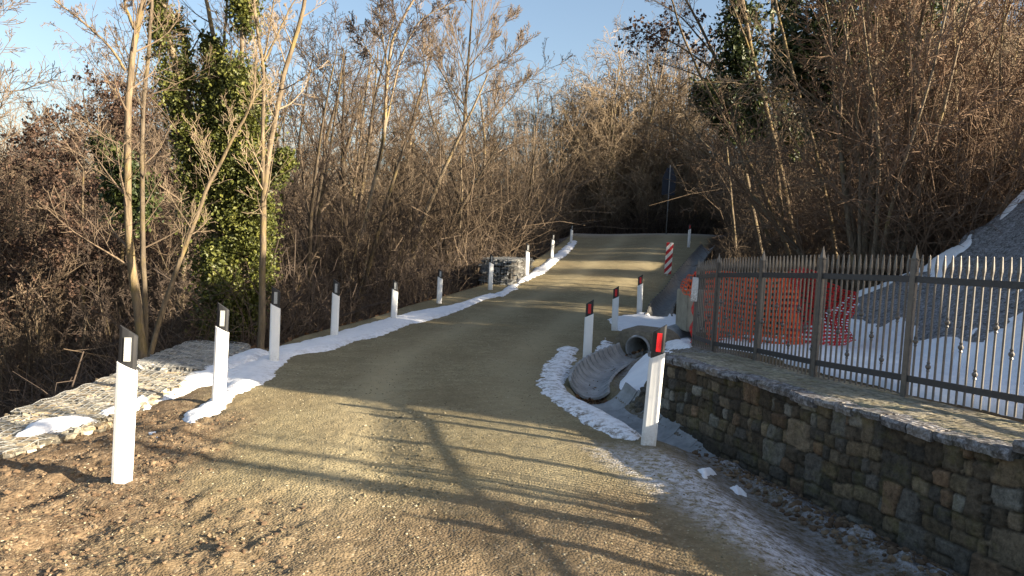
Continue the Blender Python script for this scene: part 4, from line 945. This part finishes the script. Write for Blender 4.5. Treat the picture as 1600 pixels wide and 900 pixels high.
# ---- single trees one can tell apart: stems follow their outline at a real distance
RK = .56
def custom(name, label, Y, stems, tm, cm, spec='broad', n0=None, cat='tree', group=None, ivy=None, minr=.0028, start=None, lenk=1.0, ang=None):
    """stems: list of ([(px, py, depth offset)...], radius at foot, radius at tip)"""
    sp = dict(SPEC[spec]); sp['minr'] = minr
    if n0 is not None: sp['n'] = n0
    if start: sp['start'] = start
    if ang: sp['ang'] = ang
    LK = lenk
    sp['rr'] = [.34, .36, .42, .5]; sp['wob'] = [w_ * .55 for w_ in sp['wob']]; sp['up'] = [u_ + .03 for u_ in sp['up']]; sp['len'] = [sp['len'][0] * 1.25, .55, .6, .5]; stems = [(S, ra * RK, rb * RK) for S, ra, rb in stems]
    sp['len'] = [sp['len'][0] * lenk] + sp['len'][1:]
    main, out = [], {}; b = stems[0][0][0]; base = at(b[0], b[1], Y + b[2]); base[2] = min(base[2], hz(base[0], base[1]))
    for S, ra, rb in stems:
        P = np.array([at(x, y, Y + d) for x, y, d in S]); m = max(6, len(P) * 4); t = np.linspace(0, 1, m); tt = np.linspace(0, 1, len(P))
        Q = np.stack([np.interp(t, tt, P[:, k]) for k in range(3)], 1)
        for _ in range(2): Q[1:-1] = (Q[:-2] + 2 * Q[1:-1] + Q[2:]) / 4
        Q[1:-1] += RS.normal(0, .004, (m - 2, 3)); r = ra + (rb - ra) * t; Q -= base
        main.append((Q, r)); branch(Q, r, 0, sp, out)
    root = empty(name, base); T = tubes(main, 10); link('trunk', fmesh('trunk', T[0], T[1], True), M[tm], root)
    B = tubes(out.get(1, []), 5); C = tubes(sum([out[l] for l in out if l > 1], []), 3)
    link('crown', fmesh('crown', np.vstack([B[0], C[0]]), np.vstack([B[1], C[1] + len(B[0])]), False), M[cm], root)
    if ivy:
        rs = np.random.RandomState(ivy.get('seed', 3)); PP, TT = [], []
        for S, R_, cnt in ivy['stems']:
            P = np.array([at(x, y, Y + d) for x, y, d in S]) - base; seg = np.linalg.norm(np.diff(P, axis=0), axis=1); cum = np.r_[0, np.cumsum(seg)]
            s = rs.uniform(0, cum[-1], cnt // 18); c = np.stack([np.interp(s, cum, P[:, k]) for k in range(3)], 1); rr = np.interp(s, cum, R_)
            dd = rs.normal(size=(len(s), 3)); dd /= np.linalg.norm(dd, axis=1, keepdims=True); cc = c + dd * (rr * rs.uniform(.3, 1.12, len(s)))[:, None]; gap = vnoise(cc[:, 0] * 3 + cc[:, 1] * 1.7, cc[:, 2] * 2.2, 9) > .40; cc, rr = cc[gap], rr[gap]; s = s[gap]
            q = np.repeat(cc, 18, axis=0) + rs.normal(0, .085, (len(cc) * 18, 3)) * np.repeat(np.clip(rr / .3, .4, 1.3), 18)[:, None]
            PP.append(q); TT.append(np.clip(np.repeat(rs.rand(len(cc)), 18) * .6 + rs.rand(len(q)) * .4, 0, 1))
        P = np.vstack(PP); V, Fq, A = leaf_quads(P, ivy.get('size', .045), rs, np.concatenate(TT)); link('ivy', fmesh('ivy', V, Fq, False, dict(tone=A)), M[ivy.get('mat', 'ivy')], root)
    tag(root, label, cat, group); return root
custom('bare_tree', 'tall tan bare tree with left reaching limb behind the nearest post', 9.8,
       [([(228, 600, 0), (218, 500, 0), (203, 400, 0), (198, 280, 0), (202, 130, .1), (212, 50, .2), (232, -30, .3), (245, -120, .3)], .105, .05),
        ([(210, 45, .2), (196, 12, .3), (186, -40, .4)], .045, .02), ([(196, 110, 0), (170, 70, -.2), (125, 30, -.4), (85, 0, -.6), (60, -25, -.7)], .032, .010)],
       'bark_tan', 'twig', n0=[17, 8, 5], lenk=.30)
custom('bare_tree', 'slimmer tree close behind the tall tan tree', 10.6,
       [([(226, 590, 0), (228, 480, 0), (222, 360, 0), (222, 180, .1), (232, 90, .2), (236, 20, .2), (240, -60, .3)], .075, .035), ([(222, 170, 0), (210, 140, .2), (205, 120, .3), (170, 40, .4)], .03, .01)],
       'bark_grey', 'twig', n0=[15, 8, 5], lenk=.3)
custom('leaning_tree', 'thin trunk leaning right from beside the tan tree toward the ivy', 9.4,
       [([(222, 600, 0), (255, 480, 0), (290, 385, 0), (325, 290, 0), (368, 210, 0), (396, 160, 0), (400, 90, 0)], .062, .022)], 'bark_tan', 'twig_tan', n0=[15, 8, 5], lenk=.3)
custom('forked_tree', 'pale forked tree behind the third post', 11.0,
       [([(408, 560, 0), (410, 450, 0), (411, 340, 0), (412, 300, 0), (432, 170, .1), (448, 100, .1), (474, 20, .2), (484, -60, .2)], .095, .045),
        ([(412, 310, 0), (410, 220, 0), (413, 110, -.1), (402, 50, -.1), (392, -40, -.2)], .055, .03), ([(414, 95, -.1), (440, 40, 0), (466, -10, .1)], .03, .015),
        ([(413, 90, -.1), (424, 30, -.1), (432, -30, -.1)], .025, .015)],
       'bark_tan', 'twig_tan', n0=[15, 8, 5], lenk=.3)
custom('ivy_tree', 'large tree thickly covered in yellow green ivy on the left', 13.0,
       [([(372, 560, 0), (350, 440, 0), (330, 300, 0), (290, 150, 0), (262, 60, 0), (250, -40, 0)], .16, .08), ([(372, 540, 0), (368, 300, .3), (345, 120, .3), (330, 40, .3), (318, -30, .3)], .12, .05),
        ([(372, 500, 0), (380, 250, -.2), (378, 100, -.2), (378, -30, -.2)], .10, .05), ([(345, 120, .2), (352, 40, .2), (356, -20, .2)], .05, .03)],
       'bark_grey', 'twig', n0=[8, 7, 4], lenk=.4,
       ivy=dict(size=.030, stems=[([(355, 540, 0), (345, 430, 0), (320, 300, 0), (286, 160, 0), (262, 60, 0), (250, -40, 0)], [.34, .42, .38, .30, .26, .24], 32000),
                                  ([(345, 540, 0), (372, 420, -.1), (368, 300, 0), (350, 180, 0), (330, 60, .2), (318, -30, .2)], [.32, .46, .55, .42, .14, .12], 48000),
                                  ([(385, 520, 0), (395, 400, -.2), (388, 250, -.2), (378, 120, -.2), (378, -30, -.2)], [.22, .36, .42, .34, .24], 27000),
                                  ([(395, 320, -.3), (425, 265, -.5), (452, 240, -.6)], [.3, .24, .12], 6000),
                                  ([(300, 130, .1), (290, 60, .1), (283, 40, .2)], [.1, .08, .06], 500),
                                  ([(352, 470, -1.2), (325, 370, -1.0), (308, 300, -1)], [.10, .12, .08], 900)]))
custom('bare_tree', 'dark leaning tree with spreading limbs left of centre', 24.0,
       [([(548, 440, 0), (575, 330, 0), (600, 220, 0), (604, 130, 0), (612, 60, 0), (640, 10, 0), (668, -40, 0)], .15, .05), ([(600, 210, 0), (625, 90, .4), (655, 30, .6), (712, 2, .8)], .06, .02),
        ([(606, 110, 0), (595, 40, -.3), (588, -20, -.4)], .05, .02), ([(604, 130, 0), (570, 70, .3), (548, 35, .5)], .035, .015)], 'bark_grey', 'twig_dark', n0=[14, 8, 5, 2], lenk=.42, minr=.008)
custom('fan_tree', 'tall fan shaped bare tree against the sky in the centre', 46.0,
       [([(722, 330, 0), (724, 230, 0), (728, 150, 0), (733, 80, 0), (738, 10, 0), (742, -40, 0)], .24, .05), ([(724, 228, 0), (770, 188, 0), (800, 150, 0), (826, 122, 0)], .09, .03),
        ([(728, 168, 0), (700, 130, 0), (676, 90, 0), (668, 60, 0)], .09, .03), ([(730, 130, 0), (760, 112, 0), (800, 85, 0), (828, 60, 0)], .08, .025), ([(732, 105, 0), (762, 70, 0), (800, 20, 0)], .07, .02),
        ([(731, 120, 0), (714, 70, 0), (700, 20, 0)], .07, .02)], 'bark_dark', 'twig', 'fan', n0=[15, 10, 5], lenk=.55, minr=.011)
custom('crossing_tree', 'dark trunk slanting left to right below the fan shaped tree', 32.0,
       [([(745, 420, 0), (716, 300, 0), (672, 180, 0), (662, 100, 0), (660, 20, 0)], .11, .03), ([(712, 290, 0), (680, 215, .3), (650, 150, .4)], .05, .02)], 'bark_grey', 'twig', n0=[14, 7, 5], lenk=.4, minr=.008)
custom('side_branch', 'bare fine branches reaching in at the left edge against the sky', 10.0,
       [([(-60, 380, 0), (-40, 250, 0), (-22, 140, 0), (-18, 20, 0), (-25, -80, 0)], .06, .02)], 'bark_grey', 'twig', 'broad', n0=[22, 9, 5], lenk=.45, minr=.004)
# right bank: ivy-hung trunks, slanting stems, a level bough
custom('ivy_tree', 'dark ivy hung twin trunk left of the evergreen mass', 19.0,
       [([(1242, 395, 0), (1228, 300, 0), (1200, 180, 0), (1176, 90, 0), (1160, 0, 0), (1150, -60, 0)], .13, .07), ([(1225, 380, 0), (1212, 250, .3), (1208, 100, .3), (1206, -50, .3)], .11, .06), ([(1172, 80, 0), (1150, 20, -.3), (1120, -40, -.4)], .05, .02)],
       'bark_tan', 'twig', n0=[14, 7, 5], lenk=.36, ivy=dict(size=.06, mat='ivy_dark', seed=5, stems=[([(1185, 200, .4), (1155, 100, .4), (1170, -60, .4)], [.4, .6, .5], 7000), ([(1235, 240, .5), (1225, 60, .5), (1225, -60, .5)], [.25, .35, .4], 5000)]))
custom('ivy_tree', 'broad dark evergreen ivy mass at the top of the right bank', 16.5,
       [([(1330, 420, 0), (1322, 250, 0), (1320, 100, 0), (1330, -60, 0)], .16, .10), ([(1322, 240, 0), (1270, 130, 0), (1255, 30, 0)], .08, .04), ([(1320, 180, 0), (1400, 60, 0), (1420, -20, 0)], .08, .04)],
       'bark_dark', 'twig_dark', n0=[10, 7, 4], lenk=.4, ivy=dict(size=.05, mat='ivy_dark', seed=6, stems=[([(1300, 200, 0), (1290, 120, 0), (1310, 30, 0), (1330, -50, 0)], [.5, 1.0, 1.2, 1.1], 15000), ([(1400, 120, 0), (1400, 40, 0), (1440, -40, 0)], [.4, .7, .9], 7000), ([(1240, 150, 0), (1250, 60, 0)], [.5, .6], 4500)]))
custom('ivy_tree', 'low ivy clump under the level bough on the right bank', 21.0,
       [([(1150, 390, 0), (1140, 280, 0), (1130, 180, 0), (1120, 100, 0)], .07, .03)], 'bark_grey', 'twig', n0=[10, 6, 4], lenk=.4,
       ivy=dict(size=.055, mat='ivy_dark', seed=7, stems=[([(1160, 200, 0), (1120, 160, 0), (1095, 135, 0)], [.55, .5, .3], 6000)]))
custom('mossy_tree', 'mossy stem with a level bough crossing to the left', 15.5,
       [([(1310, 420, 0), (1290, 300, 0), (1265, 200, 0), (1240, 120, 0), (1215, 20, 0), (1200, -60, 0)], .08, .04), ([(1262, 165, 0), (1225, 140, 0), (1160, 130, -.2), (1085, 128, -.4)], .045, .015)],
       'bark_tan', 'twig_tan', 'arch', n0=[12, 7, 4], lenk=.3)
custom('slanting_tree', 'long tan stem slanting up to the left over the bank', 16.5,
       [([(1235, 400, 0), (1190, 290, 0), (1140, 200, 0), (1095, 120, 0), (1060, 40, 0), (1040, -40, 0)], .08, .03)], 'bark_tan', 'twig', 'arch', n0=[15, 8, 5], lenk=.34)
custom('slanting_tree', 'low arching stem with leaning twigs over the fence end', 17.5,
       [([(1215, 400, 0), (1170, 300, 0), (1120, 250, 0), (1060, 210, 0), (1010, 190, 0)], .07, .02)], 'bark_grey', 'twig_tan', 'arch', n0=[16, 8, 5], lenk=.34)
custom('leafy_tree', 'overhanging tree with withered leaf clusters at the top of the sky gap', 20.0,
       [([(1190, 400, 0), (1160, 240, 0), (1130, 120, 0), (1100, 50, 0), (1060, -20, 0)], .11, .05), ([(1130, 120, 0), (1060, 70, 0), (1010, 50, 0), (960, 45, 0)], .05, .012), ([(1120, 90, 0), (1060, 20, 0), (1000, -10, 0)], .05, .012), ([(1120, 130, 0), (1070, 110, 0), (1020, 95, 0), (985, 70, 0)], .03, .01)],
       'bark_grey', 'twig', 'broad', n0=[14, 7, 5], lenk=.34, ivy=dict(size=.05, mat='deadleaf', seed=9, stems=[([(1110, 70, 0), (1050, 50, 0), (985, 50, 0)], [1.0, .9, .5], 1100)]))
custom('straight_tree', 'straight brown trunk above the netted slope at the upper right', 15.0,
       [([(1500, 330, 0), (1494, 220, 0), (1492, 100, 0), (1486, -60, 0)], .075, .05)], 'bark_tan', 'twig_red', n0=[14, 7, 4], lenk=.3)
custom('forked_tree', 'forked brown stems in the middle of the right bank', 15.8,
       [([(1392, 390, 0), (1380, 250, 0), (1350, 110, 0), (1322, 20, 0), (1305, -50, 0)], .06, .03), ([(1390, 330, 0), (1420, 230, 0), (1440, 120, 0), (1432, -40, 0)], .05, .03), ([(1440, 330, 0), (1410, 200, .3), (1370, 60, .4)], .035, .02)], 'bark_tan', 'twig_red', 'slim', n0=[14, 7, 4], lenk=.5)
custom('ivy_tree', 'slim ivy wrapped trunk among tan trees behind the road', 49.0,
       [([(952, 355, 0), (952, 260, 0), (956, 180, 0), (962, 110, 0)], .16, .05)], 'bark_dark', 'twig_tan', n0=[12, 7, 5], lenk=.4, minr=.01,
       ivy=dict(size=.09, mat='ivy', seed=8, stems=[([(950, 350, 0), (951, 260, 0), (955, 200, 0)], [.2, .35, .2], 1800)]))
custom('ivy_tree', 'slanting ivy covered limb at the far left behind the tan tree', 15.0,
       [([(220, 480, 0), (190, 280, 0), (150, 220, 0), (135, 190, 0), (130, 140, 0)], .06, .015)], 'bark_dark', 'twig_dark', n0=[12, 7, 4], lenk=.4,
       ivy=dict(size=.05, mat='ivy_dark', seed=10, stems=[([(215, 330, 0), (185, 255, 0), (150, 215, 0)], [.5, .32, .1], 5000)]))
# trees outside the right edge of the frame whose shadows cross the road
for (x, y, r_, H, lab) in ((9.2, .85, .12, 7, 'bare tree right of the view whose shadow crosses the near road'), (12.0, .2, .09, 8, 'second bare tree right of the view behind the first')):
    P = [np.array([0, 0, -.3]), np.array([-.1, .1, 2]), np.array([.1, .0, 4.5]), np.array([0, .2, H])]
    Q = np.stack([np.interp(np.linspace(0, 3, 12), range(4), [p[k] for p in P]) for k in range(3)], 1); out = {}; r = np.linspace(r_, .03, 12); sp = dict(SPEC['slim']); sp['n'] = [5, 4, 2]; branch(Q, r, 0, sp, out)
    root = empty('bare_tree', (x, y, hz(x, y))); T = tubes([(Q, r)], 8); link('trunk', fmesh('trunk', T[0], T[1], True), M['bark_grey'], root)
    B = tubes(sum(out.values(), []), 4); link('crown', fmesh('crown', *B), M['twig'], root); tag(root, lab, 'tree')

# ------------------------------------------------------------------ UNDERGROWTH (nobody could count it)
def undergrowth(n, xs, ys, ok, Hr, mat, label, seed, r=.008, twigs=5, lean=.35):
    rs = np.random.RandomState(seed); m = n * 3; X = rs.uniform(*xs, m); Y = rs.uniform(*ys, m); k = ok(X, Y); X, Y = X[k][:n], Y[k][:n]; n = len(X); Z = height(X, Y, False)
    H = rs.uniform(*Hr, n) * (.6 + .8 * vnoise(X * .6, Y * .6, seed)); a = rs.uniform(0, 6.28, n); ln = rs.normal(0, lean, n)
    base = np.stack([X, Y, Z - .05], 1); d0 = np.stack([np.cos(a) * ln, np.sin(a) * ln, np.ones(n)], 1); pts = [base]
    for i in range(4):
        d0 = d0 + rs.normal(0, .22, (n, 3)); d0[:, 2] = np.maximum(d0[:, 2] - .10 * i, -.3); dn = d0 / np.linalg.norm(d0, axis=1, keepdims=True); pts.append(pts[-1] + dn * (H / 4)[:, None])
    P = np.stack(pts, 1); R_ = np.linspace(r * 1.3, r * .5, 5)[None, :] * rs.uniform(.6, 1.5, n)[:, None]
    lines = [(P[i], R_[i]) for i in range(n)]
    for t in range(twigs):
        s = rs.uniform(.25, .98, n) * 4; i0 = np.minimum(s.astype(int), 3); f = (s - i0)[:, None]; q = P[np.arange(n), i0] * (1 - f) + P[np.arange(n), i0 + 1] * f
        dd = rs.normal(0, 1, (n, 3)); dd[:, 2] = np.abs(dd[:, 2]) * .8; dd /= np.linalg.norm(dd, axis=1, keepdims=True); L = (H * rs.uniform(.12, .32, n))[:, None]
        q1 = q + dd * L * .5; q2 = q1 + (dd + rs.normal(0, .35, (n, 3))) * L * .5; T = np.stack([q, q1, q2], 1); lines += [(T[i], np.array([r * .6, r * .5, r * .3])) for i in range(n)]
    V, Fq = tubes(lines, 3); o = link('undergrowth', fmesh('undergrowth', V, Fq), M[mat]); tag(o, label, kind='stuff')
vL = lambda x, y: x < XL(y) - np.where(y < 12, 2.0, 1.2)
bankok = lambda x, y: (x > np.interp(y, TOE_Y, TOE_X) + .1) & (y > net_edge(x) + .15) & ((x < 6.2) | ~sun_gap(x, y))
undergrowth(5200, (-14, 1), (8, 26), vL, (.8, 2.6), 'twig_dark', 'dark leafless undergrowth on the slope below the left edge', 1, .010, 5)
undergrowth(2600, (-14, 1), (6, 26), vL, (.6, 2.2), 'twig', 'brown brambles on the slope below the left edge', 2, .008, 6, .8)
undergrowth(3800, (-30, 6), (24, 46), vL, (2.5, 7.0), 'twig', 'thicket deeper in the left wood', 3, .014, 5)
undergrowth(3000, (-60, 8), (44, 75), lambda x, y: x < XL(y) - 2, (5, 12), 'twig', 'far thicket behind the left wood', 4, .022, 5)
undergrowth(3600, (0, 26), (47, 62), lambda x, y: x > 0, (1.2, 5.5), 'twig_tan', 'tan thicket closing the top of the road', 5, .014, 6)
undergrowth(1400, (0, 26), (46.3, 49), lambda x, y: x > 0, (.6, 2.2), 'twig_dark', 'low dark brush at the top edge of the road', 6, .012, 6, .6)
undergrowth(3600, (4.7, 16), (12, 30), bankok, (.4, 1.5), 'twig', 'brown undergrowth covering the right bank', 7, .008, 6, .6)
undergrowth(2400, (6, 13), (9, 19), lambda x, y: bankok(x, y) & (x > 6.5) & (x < .8 * y), (1.2, 3.6), 'twig_red', 'reddish brown dry tangle above the netted slope', 8, .008, 8, .6)
undergrowth(4500, (8, 30), (26, 50), bankok, (2.0, 6), 'twig', 'thicket on the far part of the right bank', 9, .012, 6, .5)

# ------------------------------------------------------------------ LITTER, PEBBLES, CLODS
def scatter_leaves(n, xs, ys, ok, size, label, seed, mat='litter'):
    rs = np.random.RandomState(seed); X = rs.uniform(*xs, n * 3); Y = rs.uniform(*ys, n * 3); k = ok(X, Y); X, Y = X[k][:n], Y[k][:n]; n = len(X)
    P = np.stack([X, Y, height(X, Y, True) + rs.uniform(.0, .03, n)], 1); V, Fq, A = leaf_quads(P, size, rs, rs.rand(n)); o = link('leaf_litter', fmesh('leaf_litter', V, Fq, False, dict(tone=A)), M[mat]); tag(o, label, kind='stuff')
scatter_leaves(14000, (-9, 2), (11, 26), lambda x, y: (x < XL(y) - .55) & (x > XL(y) - 6), .045, 'fallen brown leaves along the foot of the left wood', 1)
scatter_leaves(15000, (4.2, 14), (10, 30), lambda x, y: (x > np.interp(y, TOE_Y, TOE_X) - .3) & (y > net_edge(x) + .1), .05, 'fallen leaves on the right bank', 2)
for nm, PD, k_ in (('A', DITCH_A, 1), ('B', DITCH_B, 3), ('C', DITCH_C, 4)):
    scatter_leaves(260 * k_, (min(p[0] for p in PD) - .2, max(p[0] for p in PD) + .2), (min(p[1] for p in PD) - .2, max(p[1] for p in PD) + .2), lambda x, y: path_dist(x, y, PD)[0] < .17, .026, {'A': 'withered leaves and silt lying in the upper drain bend', 'B': 'withered leaves lying in the wide drain by the wall', 'C': 'withered leaves lying in the far drain'}[nm], 30 + k_)
def pebbles(name, n, xs, ys, ok, size, mat, label, seed, flat=.6):
    rs = np.random.RandomState(seed); X = rs.uniform(*xs, n * 4); Y = ys[0] * (ys[1] / ys[0]) ** rs.rand(n * 4); k = ok(X, Y, rs); X, Y = X[k][:n], Y[k][:n]; n = len(X)
    Z = height(X, Y, True); s = size[0] + (size[1] - size[0]) * rs.rand(n) ** 3
    bm = bmesh.new(); bmesh.ops.create_icosphere(bm, subdivisions=1, radius=1); bv = np.array([v.co[:] for v in bm.verts]); bf = np.array([[v.index for v in f.verts] for f in bm.faces]); bm.free()
    v = bv[None] * (1 + rs.uniform(-.3, .3, (n, len(bv), 1))) * np.stack([rs.uniform(.7, 1.4, n), rs.uniform(.7, 1.3, n), flat * rs.uniform(.6, 1.2, n)], 1)[:, None, :] * s[:, None, None]
    a = rs.uniform(0, 6.28, n); c, sn = np.cos(a)[:, None], np.sin(a)[:, None]; x = v[..., 0] * c - v[..., 1] * sn; y = v[..., 0] * sn + v[..., 1] * c
    V = np.stack([x + X[:, None], y + Y[:, None], v[..., 2] + (Z + s * .15)[:, None]], -1).reshape(-1, 3); Fq = (bf[None] + (np.arange(n) * len(bv))[:, None, None]).reshape(-1, 3)
    t = rs.rand(n) ** 1.3; A = np.repeat(np.stack([t, t, t, t * 0 + 1], 1), len(bv), axis=0)
    o = link(name, fmesh(name, V, Fq, False, dict(tone=A)), M[mat]); tag(o, label, kind='stuff')
onroad = lambda x, y, rs: (x > XL(y) - .4) & (x < XR(y) + .3)
pebbles('gravel', 22000, (-3.4, 2.8), (3.2, 16), onroad, (.002, .009), 'pebble', 'loose gravel over the road', 1)
pebbles('gravel', 900, (-1.6, .2), (4.4, 7), lambda x, y, rs: np.exp(-((x + .75 + .12 * (y - 4.8)) / .30) ** 2) > rs.rand(len(x)) * 1.1, (.005, .014), 'pebble', 'patch of pale coarser stones in the sunlit middle of the road', 4)
pebbles('earth_clods', 5000, (-4.5, 1.0), (2.8, 7.0), lambda x, y, rs: mud_mask(x, y) * (.25 + .75 * sst(-.7, -1.5, x)) > .3 + .7 * rs.rand(len(x)), (.003, .020), 'clod', 'loose brown clods in the foreground earth', 2, .75)
pebbles('earth_clods', 1500, (1.5, 3.2), (3.2, 7.0), lambda x, y, rs: (x < XW(y) - .06) & (x > XW(y) - .5), (.004, .03), 'clod', 'frosted clods heaped against the foot of the stone wall', 3, .8)
